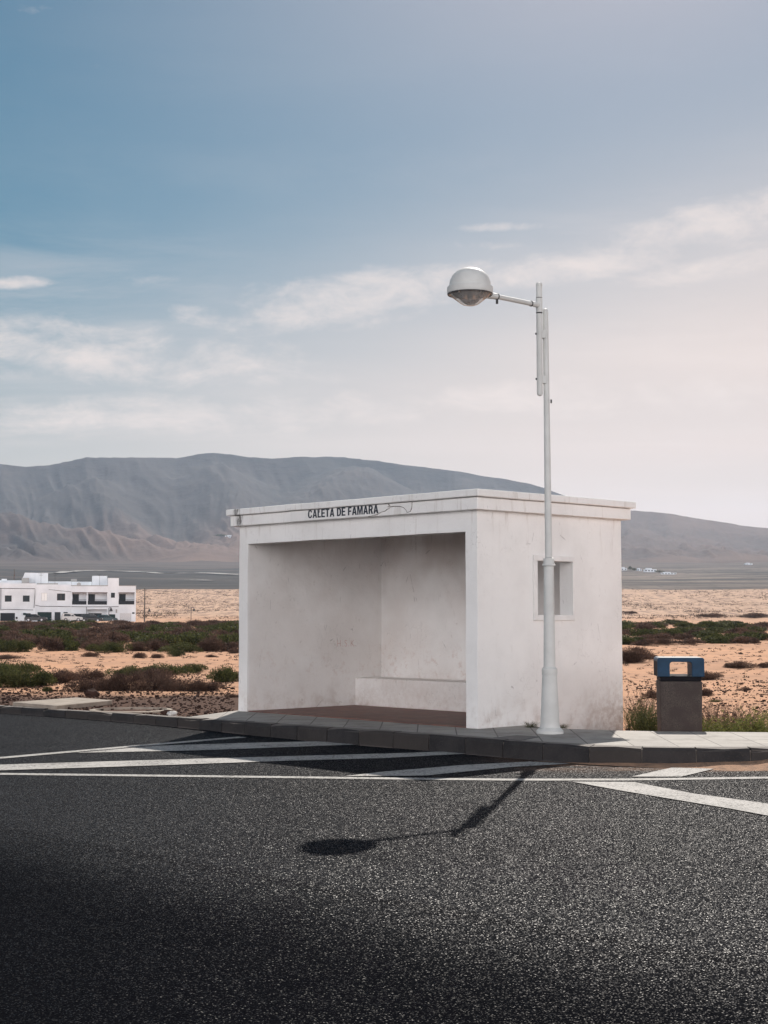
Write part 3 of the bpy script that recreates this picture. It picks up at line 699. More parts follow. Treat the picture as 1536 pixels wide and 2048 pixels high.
def strip(name, pts, w_, y, m, parent):
    v = []
    for i_, (x_, z_) in enumerate(pts):
        a_ = pts[max(i_ - 1, 0)]; b_ = pts[min(i_ + 1, len(pts) - 1)]; d_ = Vector((b_[0] - a_[0], b_[1] - a_[1])).normalized(); ww = w_ * random.uniform(.5, 1.2)
        v += [(x_ - d_.y * ww, y, z_ + d_.x * ww), (x_ + d_.y * ww, y, z_ - d_.x * ww)]
    b = MB(); b.add(v, [(2 * i_, 2 * i_ + 1, 2 * i_ + 3, 2 * i_ + 2) for i_ in range(len(pts) - 1)]); return b.build(name, m, parent)
strip('crack', [(-1.66, 2.374), (-1.50, 2.394), (-1.43, 2.418), (-1.37, 2.424), (-1.33, 2.446), (-1.30, 2.449), (-1.33, 2.472), (-1.29, 2.480), (-1.32, 2.502)], .006, -.0862, M['crack'], stop)
strip('crack', [(-1.30, 2.466), (-1.20, 2.470), (-1.12, 2.464), (-1.06, 2.448), (-1.02, 2.416), (-1.0, 2.390)], .0035, -.0945, M['crack'], stop)
strip('crack', [(-1.02, 2.386), (-.955, 2.398), (-.935, 2.43), (-.925, 2.502)], .004, -.0862, M['crack'], stop)
strip('crack', [(-2.52, 2.508), (-2.522, 2.48), (-2.528, 2.462)], .006, -.0995, M['crack'], stop)
def text_mesh(name, body, size, sx, bold, m, parent, mat, space=1.0, extrude=.0):
    cu = bpy.data.curves.new(name, 'FONT'); cu.body = body; cu.size = size; cu.offset = bold; cu.space_character = space; cu.extrude = extrude
    to = bpy.data.objects.new(name, cu); COL.objects.link(to); bpy.context.view_layer.update()
    me = bpy.data.meshes.new_from_object(to.evaluated_get(bpy.context.evaluated_depsgraph_get())); bpy.data.objects.remove(to)
    xs = [q.co.x for q in me.vertices]; me.transform(Matrix.Translation((-min(xs), 0, 0))); wdt = max(xs) - min(xs)
    if sx < 0: me.transform(Matrix.Diagonal((-sx / wdt, 1, 1, 1)))
    else: me.transform(Matrix.Diagonal((sx, 1, 1, 1)))
    me.transform(mat); me.name = name; me.materials.clear(); me.materials.append(m)
    return link(name, me, m, parent)
up = Matrix.Rotation(math.pi / 2, 4, 'X')
GLYPH = {
 'C': (.62, [[(.62, .36), (.44, .32), (.41, .21), (.33, .165), (.25, .20), (.205, .32), (.205, .68), (.25, .80), (.33, .835), (.41, .80), (.44, .70), (.62, .665), (.57, .86), (.47, .97), (.33, 1.01), (.17, .97), (.05, .84), (0, .66), (0, .34), (.05, .16), (.17, .03), (.33, -.01), (.48, .03), (.58, .15)]]),
 'A': (.66, [[(0, 0), (.225, 1), (.435, 1), (.66, 0), (.455, 0), (.42, .20), (.24, .20), (.205, 0)], [(.272, .365), (.388, .365), (.33, .70)]]),
 'L': (.48, [[(0, 0), (.48, 0), (.48, .17), (.20, .17), (.20, 1), (0, 1)]]),
 'E': (.54, [[(0, 0), (.54, 0), (.54, .17), (.20, .17), (.20, .425), (.49, .425), (.49, .59), (.20, .59), (.20, .835), (.53, .835), (.53, 1), (0, 1)]]),
 'F': (.50, [[(0, 0), (.20, 0), (.20, .40), (.45, .40), (.45, .57), (.20, .57), (.20, .83), (.50, .83), (.50, 1), (0, 1)]]),
 'T': (.56, [[(.18, 0), (.38, 0), (.38, .83), (.56, .83), (.56, 1), (0, 1), (0, .83), (.18, .83)]]),
 'D': (.60, [[(0, 0), (.28, 0), (.46, .05), (.57, .20), (.60, .40), (.60, .62), (.57, .80), (.46, .95), (.28, 1), (0, 1)], [(.20, .165), (.20, .835), (.29, .82), (.37, .75), (.395, .62), (.395, .40), (.37, .25), (.29, .18)]]),
 'M': (.76, [[(0, 0), (.18, 0), (.18, .72), (.315, 0), (.445, 0), (.58, .72), (.58, 0), (.76, 0), (.76, 1), (.50, 1), (.38, .42), (.26, 1), (0, 1)]]),
 'R': (.60, [[(0, 0), (.20, 0), (.20, .40), (.26, .40), (.40, 0), (.62, 0), (.45, .44), (.55, .54), (.58, .70), (.55, .88), (.46, .97), (.33, 1), (0, 1)], [(.20, .56), (.20, .84), (.30, .84), (.37, .80), (.385, .70), (.36, .60), (.29, .56)]]),
 ' ': (.22, [])}
def lettering(name, body, height, width, m, parent, mat):
    cu = bpy.data.curves.new(name, 'CURVE'); cu.dimensions = '2D'; cu.fill_mode = 'BOTH'; x = 0
    for ch in body:
        w_, polys = GLYPH[ch]
        for pl in polys:
            sp = cu.splines.new('POLY'); sp.points.add(len(pl) - 1); sp.use_cyclic_u = True
            for q_, (px_, py_) in zip(sp.points, pl): q_.co = (x + px_, py_, 0, 1)
        x += w_ + .07
    cu.extrude = .0
    to = bpy.data.objects.new(name, cu); COL.objects.link(to); bpy.context.view_layer.update()
    me = bpy.data.meshes.new_from_object(to.evaluated_get(bpy.context.evaluated_depsgraph_get())); bpy.data.objects.remove(to)
    me.transform(Matrix.Diagonal((width / (x - .07), height, 1, 1))); me.transform(mat); me.materials.clear(); return link(name, me, m, parent)
lettering('lettering', 'CALETA DE FAMARA', .100, 1.26, M['letter'], sign, Matrix.Translation((-2.735, -.1005, 2.403)) @ up)
# scratched letters on the inner left wall
text_mesh('scratched_letters', 'H.S.K.', .13, .9, -.0022, M['scratch'], stop, Matrix.Translation((-WX + TH + .0025, 1.53, .80)) @ Matrix.Rotation(math.pi / 2, 4, 'Z') @ up, 1.25)

# ------------------------------------------------------------------ street lamp
LP = G(1100, 1466, .17); LX, LY = LP[0], LP[1]; PXM = FPX / LY
lamp = thing('street_lamp', 'tall white street lamp with a domed head, standing on the pavement before the shelter', 'street lamp', (LX, LY, .165))
lz = lambda py: EYE + (1231 - py) / PXM * 1.0 - .165
def R(px): return px / PXM / 2
MB().lathe([(R(54), 0), (R(54), lz(1459)), (R(50), lz(1457)), (R(47), lz(1455)), (R(41), lz(1453)), (R(38), lz(1446))]).build('base', M['lamp'], lamp, True)
MB().lathe([(R(38), lz(1446)), (R(29), lz(1348))]).build('lower_pole', M['lamp'], lamp, True)
MB().lathe([(R(30), lz(1349)), (R(31), lz(1348)), (R(31), lz(1337)), (R(27), lz(1335)), (R(24), lz(1333))]).build('collar', M['lamp'], lamp, True)
MB().lathe([(R(23.5), lz(1334)), (R(20), lz(1132))]).build('middle_pole', M['lamp'], lamp, True)
MB().lathe([(R(21), lz(1133)), (R(27), lz(1132)), (R(27), lz(1129)), (R(22), lz(1128)), (R(22), lz(1117)), (R(14), lz(1115))]).build('collar', M['lamp'], lamp, True)
TIPX = (1097 - 1100) / PXM
MB().tube([(0, 0, lz(1118)), (TIPX * .6, 0, lz(800)), (TIPX, 0, lz(616))], [R(14.5), R(12), R(11)], 20).lathe([(R(11), 0), (R(8), R(7)), (0.001, R(10))], (TIPX, 0, lz(616)), 20).build('upper_pole', M['lamp'], lamp, True)
fx = (1084 - 1100) / PXM; fy = -.03; tr = R(12)
MB().lathe([(.001, lz(791)), (tr * .7, lz(789.5)), (tr, lz(786)), (tr, lz(623))], (fx, fy, 0), 20).build('front_tube', M['lamp'], lamp, True)
MB().lathe([(tr * 1.04, lz(622.2)), (tr * 1.04, lz(620.6))], (fx, fy, 0), 20).build('seal_ring', M['dark'], lamp)
MB().lathe([(tr * 1.02, lz(591.4)), (tr * 1.02, lz(590.2))], (fx, fy, 0), 20).build('seal_ring', M['dark'], lamp)
MB().lathe([(tr, lz(590)), (tr * .98, lz(566))], (fx, fy, 0), 20).lathe([(tr * 1.1, lz(566)), (tr * 1.1, lz(563)), (tr * .85, lz(560)), (.001, lz(558.5))], (fx, fy, 0), 20).build('tube_cap', M['lamp'], lamp, True)
MB().lathe([(tr * 1.08, lz(620.5)), (tr * 1.08, lz(591.5))], (fx, fy, 0), 20).build('joint_sleeve', M['lamp'], lamp, True)
for py in (664, 756):
    br = MB().box((fx - .0, fy - .012, lz(py + 9)), (TIPX + .0, .012, lz(py - 7))).build('bracket', M['lamp'], lamp, bevel=.004)
    MB().tube([(fx - tr - .012, fy, lz(py)), (fx - tr + .01, fy, lz(py))], .011, 10).build('bolt', M['dark'], br)
MB().box((R(12), -.014, lz(804)), (R(12) + .014, .014, lz(797))).build('bolt', M['dark'], lamp)
HY = 15.12; hr = ray(940, 582); HP = np.array([0, 0, EYE]) + hr * HY / hr[1]          # head centre, at its rim
hx, hy, hz_ = HP[0] - LX, HP[1] - LY, HP[2] - .165
HS = FPX / HY
jp = Vector((fx, fy, lz(606))); hp = Vector((hx, hy, hz_)); ad = (hp - jp); 
hedge = jp + ad * (1 - .235 / ad.length)
am = MB().tube([jp, jp + ad * .12], [R(11), R(10.5)], 18).tube([jp + ad * .125, jp + ad * .62], R(9.5), 18).build('arm', M['lamp'], lamp, True)
MB().tube([jp + ad * .625, hedge - Vector((0, 0, .01)) + ad * .06], [R(12.5), R(13.5)], 18).build('neck', M['lamp'], am, True)
MB().tube([jp + ad * .118, jp + ad * .127], R(11.6), 18).build('seal_ring', M['dark'], am)
MB().tube([jp + ad * .615, jp + ad * .628], R(13.2), 18).box(tuple(jp + ad * .62 + Vector((-.012, -.012, -.075))), tuple(jp + ad * .62 + Vector((.012, .012, -.02)))).build('clamp', M['dark'], am)
h = lambda q: q / HS
dome = [(h(46), h(-6)), (h(46.5), h(-5)), (h(46.5), h(7)), (h(46), h(8)), (h(43), h(8.6)), (h(42), h(10))] + [(h(42) * math.cos(a) ** .92, h(11) + h(36.5) * math.sin(a)) for a in np.linspace(.04, 1.50, 16)] + [(.001, h(47.6))]
MB().lathe(dome, (hx, hy, hz_), 44).build('hood', M['lamp'], lamp, True)
MB().lathe([(h(44), h(-6.6)), (h(45.6), h(-8)), (h(45.6), h(-6.1))], (hx, hy, hz_), 44).build('seal_ring', M['dark'], lamp)
refl = MB(); refl.lathe([(h(43.5), h(-6.9)), (h(30), h(-6.4)), (h(16), h(-6.3)), (.001, h(-6.25))], (hx, hy, hz_), 40).build('reflector', M['reflector'], lamp, True)
MB().lathe([(h(42.5), h(-7.4)), (h(38), h(-11)), (h(20), h(-25)), (h(14), h(-28.5)), (h(7), h(-30)), (.001, h(-30.3))], (hx, hy, hz_), 44).build('glass_bowl', M['bowl'], lamp, True)
MB().lathe([(.03, h(-7)), (.034, h(-12)), (.02, h(-17)), (.001, h(-18))], (hx, hy, hz_), 16).build('bulb', M['lights'], lamp, True)

# ------------------------------------------------------------------ litter bin
BY = 16.85; br_ = ray(1359, 1463); bx = br_[0] * BY / br_[1]; bs = FPX / BY
bz = lambda py: EYE + (1231 - py) / bs
litter = thing('litter_bin', 'speckled concrete litter bin with a blue hood, standing behind the pavement right of the shelter', 'litter bin', (bx, BY, 0), math.radians(-5))
hw = 41.5 / bs; hd = .215
MB().add([(-hw + .012, -hd + .01, -.12), (hw - .012, -hd + .01, -.12), (hw - .012, hd, -.12), (-hw + .012, hd, -.12), (-hw, -hd, bz(1360)), (hw, -hd, bz(1360)), (hw, hd, bz(1360)), (-hw, hd, bz(1360))],
         [(0, 3, 2, 1), (4, 5, 6, 7), (0, 1, 5, 4), (1, 2, 6, 5), (2, 3, 7, 6), (3, 0, 4, 7)]).build('body', M['bin'], litter, bevel=.012, seg=3)
MB().box((-hw + .008, -hd + .008, bz(1360) + .002), (hw - .008, hd - .008, bz(1350))).build('collar', M['bindark'], litter, bevel=.006)
# hood: four walls with a wide round-cornered opening through front and back
ow = 45.5 / bs; od = .235; zb, zt = bz(1351), bz(1313.5); q = 21.5 / bs; zo = bz(1322)
def arch(x0, x1, z0, z1, r, n=6):
    p = [(x0, z0)]
    p += [(x0 + r - r * math.cos(t), z1 - r + r * math.sin(t)) for t in np.linspace(0, math.pi / 2, n)]
    p += [(x1 - r + r * math.sin(t), z1 - r + r * math.cos(t)) for t in np.linspace(0, math.pi / 2, n)]
    return p + [(x1, z0)]
def holed(b, half, zb, zt, ap, y0, y1, axis, rtop=.028):
    out = arch(-half, half, zb, zt, rtop)
    inn = ap; n = len(out)
    pt = lambda u, y, z: (u, y, z) if axis == 'x' else (y, u, z)
    v = [pt(u, y0, z) for u, z in out] + [pt(u, y0, z) for u, z in inn] + [pt(u, y1, z) for u, z in out] + [pt(u, y1, z) for u, z in inn]
    f = []
    for i in range(n - 1):
        f += [(i, i + 1, n + i + 1, n + i), (2 * n + i, 3 * n + i, 3 * n + i + 1, 2 * n + i + 1), (i, 2 * n + i, 2 * n + i + 1, i + 1), (n + i, n + i + 1, 3 * n + i + 1, 3 * n + i)]
    f += [(0, n, 3 * n, 2 * n), (n - 1, 3 * n - 1, 4 * n - 1, 2 * n - 1)]
    b.add(v, f)
hb = MB(); ap = arch(-q, q, zb, zo, .03)
holed(hb, ow, zb, zt, ap, -od, od, 'x')
hood = hb.build('hood', M['binblue'], litter, bevel=.006, seg=3)
for sg in (-1, 1):  # dark panels stand in for the shade inside the hood's side openings
    x0 = sg * ow; MB().box((min(x0 - sg * .006, x0 + sg * .0015), -.20, zb + .004), (max(x0 - sg * .006, x0 + sg * .0015), .20, zb + (zt - zb) * .80)).build('side_shade_panel', M['bindark'], hood)
bgm = MB(); pts = []
for t in np.linspace(0, 2 * math.pi, 40, endpoint=False):
    rx, ry = hw - .05, hd - .045; c_, s_ = math.cos(t), math.sin(t)
    pts.append((rx * np.sign(c_) * abs(c_) ** .4, ry * np.sign(s_) * abs(s_) ** .4, zb + .012 + .007 * math.sin(5 * t) + .004 * math.sin(11 * t)))
v = []
for a in pts: v += [(a[0] * .97, a[1] * .97, zb - .01), a, (a[0] * 1.02, a[1] * 1.02, a[2] - .006)]
bgm.add(v, [(3 * i + k, 3 * ((i + 1) % 40) + k, 3 * ((i + 1) % 40) + k + 1, 3 * i + k + 1) for i in range(40) for k in range(2)])
bgm.build('bin_bag', M['bag'], litter, True)

# ------------------------------------------------------------------ small things by the kerb on the left
def slab(pts, z, th, name, m, label, cat):
    q = [G(a, b, z) for a, b in pts]; c = sum(q) / len(q); e = thing(name, label, cat, (c[0], c[1], 0))
    MB().prism([(a[0] - c[0], a[1] - c[1]) for a in q], z - th, z).build('slab', m, e, bevel=.012); return e
s1 = slab([(25, 1404), (153, 1394.6), (225, 1400.3), (112, 1411)], .15, .07, 'concrete_cover', M['concrete'], 'flat concrete slab lying on dark gravel beside the kerb, at the left edge', 'concrete slab')
s2 = slab([(983, 1475), (1033, 1470), (1082, 1473), (1040, 1481)], .172, .05, 'access_cover', M['manhole'], 'dark square metal access cover let into the pavement in front of the shelter', 'access cover')
c = G(262, 1420.5, .10); mh = thing('manhole_ring', 'round concrete manhole ring full of gravel, beside the kerb left of the shelter', 'manhole', (c[0], c[1], .065))
MB().lathe([(.56, -.1), (.56, .045), (.49, .05), (.48, .02), (.48, -.1)], (0, 0, 0), 40).build('ring', M['concrete'], mh, True)
MB().lathe([(.48, .0), (.3, .03), (.001, .035)], (0, 0, 0), 30).build('gravel_fill', M['ground'], mh, True)

def rock(name, p, r, m, seed):
    bm = bmesh.new(); bmesh.ops.create_icosphere(bm, subdivisions=2, radius=1); rg = random.Random(seed)
    for v_ in bm.verts: v_.co = Vector((v_.co.x * r, v_.co.y * r * .8, v_.co.z * r * .6)) * (rg.uniform(.75, 1.15))
    me = bpy.data.meshes.new(name); bm.to_mesh(me); bm.free(); o = link(name, me, m); o.location = p; return o
for px, py, r_, mk, lb, nm in [(345, 1429, .07, 'pale_stone', 'pale stone lying by the kerb beside the paving tip', 'stone'), (333, 1427, .08, 'stone', 'dark stone lying behind the kerb next to the pale stone', 'stone'),
                           (183, 1388, .13, 'stone', 'dark rock lying on sand just beyond the concrete slab', 'rock')]:
    g = G(px, py, .12); tag(rock(nm, (g[0], g[1], .13), r_, M[mk], px), lb, 'stone')

# ------------------------------------------------------------------ shrubs
def leaf_cloud(name, n, seed, m, leaf=(.05, .11), wid=.32, lobes=9, twigs=60, spiky=0.):
    g = np.random.default_rng(seed)
    lc = np.stack([g.uniform(-.62, .62, lobes), g.uniform(-.62, .62, lobes), g.uniform(.12, .42, lobes)], 1); lr = g.uniform(.28, .50, lobes)
    lc[0] = (0, 0, .38); lr[0] = .5
    k_ = g.integers(0, lobes, n); d = g.normal(size=(n, 3)); d /= np.linalg.norm(d, axis=1)[:, None]
    d[:, 2] = np.abs(d[:, 2]) * .9 - .12
    p = lc[k_] + d * (lr[k_] * g.uniform(.25, 1.12, n) ** .5)[:, None]; p[:, 2] *= .85
    p[:, 2] = np.abs(p[:, 2]) + .01
    ax = d * .8 + g.normal(size=(n, 3)) * .6; ax[:, 2] += .35 + spiky; ax /= np.linalg.norm(ax, axis=1)[:, None]
    sd = np.cross(ax, g.normal(size=(n, 3))); sd /= np.linalg.norm(sd, axis=1)[:, None]
    L = g.uniform(*leaf, n)[:, None]; w_ = L * wid
    V = np.stack([p, p + ax * L * .5 + sd * w_ * .5, p + ax * L, p + ax * L * .5 - sd * w_ * .5], 1)
    tint = np.clip(g.normal(.4, .22, n) + .25 * (vnoise(p[:, 0] * 3 + 7, p[:, 1] * 3, seed) - .5) * 2, 0, 1)
    nt_ = twigs
    t = np.zeros((nt_, 3)); a = g.uniform(0, 6.28, nt_); rr = g.uniform(0, .5, nt_); t[:, 0] = rr * np.cos(a); t[:, 1] = rr * np.sin(a)
    e = p[g.integers(0, n, nt_)] * 1.04; s3 = np.cross(e - t, g.normal(size=(nt_, 3))); s3 /= np.linalg.norm(s3, axis=1)[:, None]
    TV = np.stack([t - s3 * .008, t + s3 * .008, e + s3 * .003, e - s3 * .003], 1)
    V = np.concatenate([V, TV]).reshape(-1, 3); tint = np.concatenate([tint, g.uniform(0, .3, nt_)])
    me = fast_mesh(name, V, np.arange(len(V)).reshape(-1, 4)); me.materials.append(m)
    at = me.attributes.new('tint', 'FLOAT', 'POINT'); at.data.foreach_set('value', np.repeat(tint, 4).astype(np.float32)); return me
def weed_mesh(name, n, seed, m, spread=.5, tall=1.):
    g = np.random.default_rng(seed); P = []; TN = []
    for i in range(n):
        b = np.array([g.normal(0, spread * .45), g.normal(0, spread * .30), 0]); a = g.uniform(0, 6.28); lean = g.uniform(.1, .75)
        hgt = tall * g.uniform(.35, 1.) * (1 - .25 * lean); tn = g.uniform(.15, .9)
        d = np.array([math.cos(a) * lean, math.sin(a) * lean, 1.]); prev = b; steps = 6
        for s_ in range(1, steps + 1):
            f_ = s_ / steps; q_ = b + d * hgt * f_ + np.array([math.cos(a), math.sin(a), -.6]) * hgt * .18 * f_ * f_
            sdv = np.array([-math.sin(a + 1), math.cos(a + 1), 0]) * .004
            P.append([prev - sdv, prev + sdv, q_ + sdv * .7, q_ - sdv * .7]); TN.append(tn * .5)
            for w_ in range(5):
                ld = g.normal(size=3); ld[2] = abs(ld[2]) * .9 + .2; ld /= np.linalg.norm(ld); ll = g.uniform(.035, .085) * tall; ss_ = np.cross(ld, g.normal(size=3)); ss_ /= np.linalg.norm(ss_)
                o_ = prev + (q_ - prev) * g.uniform(0, 1)
                P.append([o_, o_ + ld * ll * .5 + ss_ * ll * .09, o_ + ld * ll, o_ + ld * ll * .5 - ss_ * ll * .09]); TN.append(np.clip(tn + g.normal(0, .15), 0, 1))
            prev = q_
    V = np.array(P).reshape(-1, 3); me = fast_mesh(name, V, np.arange(len(V)).reshape(-1, 4)); me.materials.append(m)
    at = me.attributes.new('tint', 'FLOAT', 'POINT'); at.data.foreach_set('value', np.repeat(np.array(TN), 4).astype(np.float32)); return me
GREEN = [leaf_cloud('green_shrub', 5200, 50 + i, M['green']) for i in range(4)]
BROWN = [leaf_cloud('brown_shrub', 5200, 60 + i, M['brownleaf'], (.05, .13), .16, twigs=400, spiky=.3) for i in range(4)]
FGREEN = [leaf_cloud('green_shrub', 2000, 70 + i, M['green'], (.09, .18), .4) for i in range(4)]
FBROWN = [leaf_cloud('brown_shrub', 2000, 80 + i, M['brownleaf'], (.08, .2), .25, spiky=.2) for i in range(4)]
def shrub(kind, px, py, wpx, hpx, label, group=None, i=None, name=None):
    """a shrub whose foot stands at the ground seen at px, py; wide and tall as it measures there"""
    r_ = ray(px, py); 
    t = 15.0
    lo, hi = 14., 700.
    # march along the sight line until it meets the terrain
    ts = np.geomspace(14, 900, 700); P = np.array([0, 0, EYE])[None] + r_[None] * ts[:, None]; zz = T(P[:, 0], P[:, 1]); below = np.nonzero(P[:, 2] <= zz)[0]
    t = ts[below[0]] if len(below) else 300.
    p = np.array([0, 0, EYE]) + r_ * t; sc = t / FPX
    far = t > 55
    L = {'g': FGREEN if far else GREEN, 'b': FBROWN if far else BROWN}[kind]
    me = L[random.randrange(4)]
    o = link(name or {'g': 'green_shrub', 'b': 'dry_shrub'}[kind], me, None)
    zt = float(T(p[0], p[1])); o.location = (p[0], p[1], zt - .04 - .10 * hpx * sc)
    hs_ = wpx * sc / 1.75; o.scale = (hs_, hs_ * random.uniform(.8, 1.1), hpx * sc / .80); o.rotation_euler = (0, 0, random.uniform(0, 6.28))
    return tag(o, label, 'shrub', group)

# nearer shrubs on the left, each where it grows
shrub('g', 452, 1364, 78, 50, 'dense green shrub right against the left edge of the shelter')
shrub('b', 160, 1383, 70, 40, 'low brown bush at the left end of the front row of dry bushes', 'front row of dry bushes')
shrub('b', 212, 1382, 86, 44, 'brown bush in the front row straight behind the dark rock', 'front row of dry bushes')
shrub('b', 262, 1382, 92, 58, 'tallest purple-brown bush in the middle of the front row of dry bushes', 'front row of dry bushes')
shrub('b', 318, 1382, 88, 44, 'brown bush in the front row just right of its tallest bush', 'front row of dry bushes')
shrub('b', 372, 1382, 84, 38, 'brown bush in the front row with bare sand behind it', 'front row of dry bushes')
shrub('b', 415, 1382, 60, 30, 'small brown bush at the right end of the front row, before the green shrub', 'front row of dry bushes')
shrub('g', 262, 1352, 90, 34, 'green shrub rising behind the tallest bush of the front row', 'green shrubs behind the front row')
shrub('g', 325, 1348, 95, 34, 'wide green shrub behind the front row, in the middle of its own row', 'green shrubs behind the front row')
shrub('g', 385, 1344, 70, 26, 'yellow-green shrub at the right end of the row, on open sand', 'green shrubs behind the front row')
shrub('b', 300, 1362, 110, 40, 'broad brown bush filling the gap between the front row and the green row', None)
shrub('g', 10, 1375, 110, 64, 'large green shrub cut by the left edge of the view behind the slab', 'left clump of shrubs')
shrub('g', 72, 1372, 90, 52, 'green shrub of the left clump next to the cut-off one', 'left clump of shrubs')
shrub('b', 120, 1366, 90, 42, 'brown bush between the green and the last shrub of the left clump', 'left clump of shrubs')
shrub('b', 172, 1360, 70, 34, 'brown bush tapering off at the right end of the left clump', 'left clump of shrubs')
shrub('g', -5, 1352, 120, 46, 'green shrub at the back of the left clump, against the left edge', 'left clump of shrubs')
shrub('g', 48, 1345, 90, 34, 'green shrub at the back of the left clump with sand behind it', 'left clump of shrubs')
shrub('g', 97, 1383, 26, 18, 'tiny green tuft on the sand between left clump and concrete slab', None)
shrub('b', 180, 1314, 36, 16, 'lone dark dome-shaped bush on the sand below the thick band', None)
shrub('b', 283, 1316, 46, 17, 'dark low bush on the sand, left of the lone green one', None)
shrub('b', 310, 1317, 34, 16, 'dark bush touching the left side of the lone green one', None)
shrub('g', 352, 1313, 46, 20, 'lone green bush on the open sand below the thick band', None)
shrub('b', 235, 1305, 22, 9, 'smallest dark bush on the sand just below the thick band', None)
shrub('b', 424, 1314, 32, 10, 'flat dark bush on the sand left of the shelter wall, middle of three', None)
shrub('b', 466, 1307, 34, 16, 'dark bush half hidden behind the left edge of the shelter', None)
shrub('b', 20, 1318, 70, 14, 'flat brown bush at the left edge, between clump and thick band', None)
shrub('b', 466, 1395, 34, 16, 'small brown bush on dark gravel at the foot of the shelter wall', None)
# the thick band of scrub in front of the houses
BL = 'dark scrub bush grown into the thick band of scrub before the white houses'
for py, n, hpx in [(1303, 12, 34), (1293, 13, 32), (1284, 14, 28), (1276, 15, 25), (1269, 16, 21), (1262, 17, 18), (1256, 18, 15), (1251, 20, 12)]:
    for i in range(n):
        px = -70 + (560) * (i + random.uniform(.1, .9)) / n
        hh = hpx * random.uniform(.75, 1.15)
        if py < 1255 and px > 300: hh *= 1.1
        shrub('g' if random.random() < .42 else 'b', px, py + random.uniform(-2, 2), random.uniform(62, 95) * (1 if py > 1265 else .7), hh, BL, 'thick band of scrub on the left', name='scrub_bush')
# the band on the right of the shelter
BR = 'scrub bush in the long band of scrub across the sand right of the shelter'
for py, n, hpx, kd in [(1289, 9, 20, .1), (1281, 9, 22, .2), (1273, 9, 22, .5), (1265, 10, 20, .75), (1257, 10, 18, .8), (1251, 8, 12, .8)]:
    for i in range(n):
        px = 1225 + 400 * (i + random.uniform(.1, .9)) / n
        if py == 1251 and px > 1470: continue
        shrub('g' if random.random() < kd else 'b', px, py + random.uniform(-2, 2), random.uniform(48, 75), hpx * random.uniform(.8, 1.15), BR, 'long band of scrub on the right', name='scrub_bush')
shrub('b', 1266, 1325, 92, 46, 'large brown bush half behind the right wall of the shelter')
shrub('b', 1300, 1318, 40, 18, 'small brown bush trailing off the large one beside the shelter')
shrub('b', 1412, 1360, 62, 28, 'brown grassy bush right behind the blue hood of the bin')
shrub('b', 1484, 1336, 78, 22, 'long low brown bush lying on the sand right of the bin')
shrub('b', 1535, 1335, 40, 18, 'brown bush cut by the right edge of the view on the sand')
shrub('b', 1304, 1396, 40, 28, 'small brown bush peeking out left of the bin body')
shrub('b', 1405, 1392, 40, 26, 'small brown bush peeking out right of the bin body')
shrub('b', 1487, 1382, 34, 16, 'small dry bush on the bare sand above the roadside weeds')
shrub('g', 1432, 1404, 28, 12, 'tiny green tuft on the sand right of the bin')
shrub('b', 1262, 1228, 34, 8, 'flat dark bush far out on the sand next to the shelter wall')
shrub('b', 1428, 1235, 60, 12, 'brown hummock bush just behind the right band of scrub')
shrub('b', 1515, 1235, 70, 12, 'brown hummock bush at the right edge behind the band of scrub')
shrub('b', 1482, 1309, 14, 8, 'lone tiny dark bush on the bare sand at far right')
# weeds along the back of the pavement
WD = [weed_mesh('weed', 90, 200 + i, M['weedleaf'], .55) for i in range(3)]; WB = [weed_mesh('weed', 90, 210 + i, M['brownleaf'], .5) for i in range(2)]; WG = [weed_mesh('weed', 110, 220 + i, M['green'], .5) for i in range(3)]
def weed(me, px, Y, w_, h_, label, kind='roadside weeds along the pavement'):
    r_ = ray(px, 1463); x = r_[0] * Y / r_[1]; o = link('weed', me, None); o.location = (x, Y, float(T(x, Y)) - .03); o.scale = (w_, w_, h_); o.rotation_euler = (0, 0, random.uniform(0, 6.28)); return tag(o, label, 'weed', kind)
weed(WG[0], 1276, 18.35, .36, .50, 'tall dark green weed at the corner of the shelter')
weed(WG[1], 1292, 17.6, .42, .44, 'dark green weed between shelter corner and bin')
weed(WB[0], 1284, 18.9, .40, .62, 'dry brown weed behind the dark ones left of the bin')
weed(WG[2], 1306, 17.9, .36, .46, 'dark weed touching the left side of the bin')
weed(WD[0], 1412, 17.0, .50, .36, 'low bright green weed touching the right side of the bin')
weed(WB[1], 1418, 17.7, .50, .56, 'dark dry weed rising behind the bright ones by the bin')
weed(WD[1], 1455, 16.9, .62, .36, 'low bright green weed in the middle of the gap right of the bin')
weed(WB[0], 1455, 18.2, .62, .44, 'brown weed on the sand behind the bright green middle one')
weed(WD[2], 1498, 17.0, .60, .38, 'bright green weed next to the reddish dry one on the right')
weed(WB[1], 1502, 17.3, .44, .50, 'reddish dry weed standing among the green ones on the right')
weed(WD[0], 1538, 17.0, .62, .50, 'taller green weed cut by the right edge of the view')
weed(WD[1], 1252, 17.2, .14, .13, 'tiny pale weed at the foot of the shelter corner')
weed(WD[2], 1590, 17.1, .6, .4, 'green weed just beyond the right edge of the view')
def leafbit(px, Y, s_, lb):
    r_ = ray(px, 1456); x = r_[0] * Y / r_[1]; o = link('weed', WG[1], None); o.location = (x, Y, .165); o.scale = (s_, s_, s_ * .5); return tag(o, lb, 'weed', 'weeds in the crack below the shelter wall')
leafbit(1062, 16.66, .16, 'small dark weed in the crack below the wall, left of the lamp foot'); leafbit(1124, 16.52, .13, 'small dark weed in the crack below the wall, right of the lamp foot')

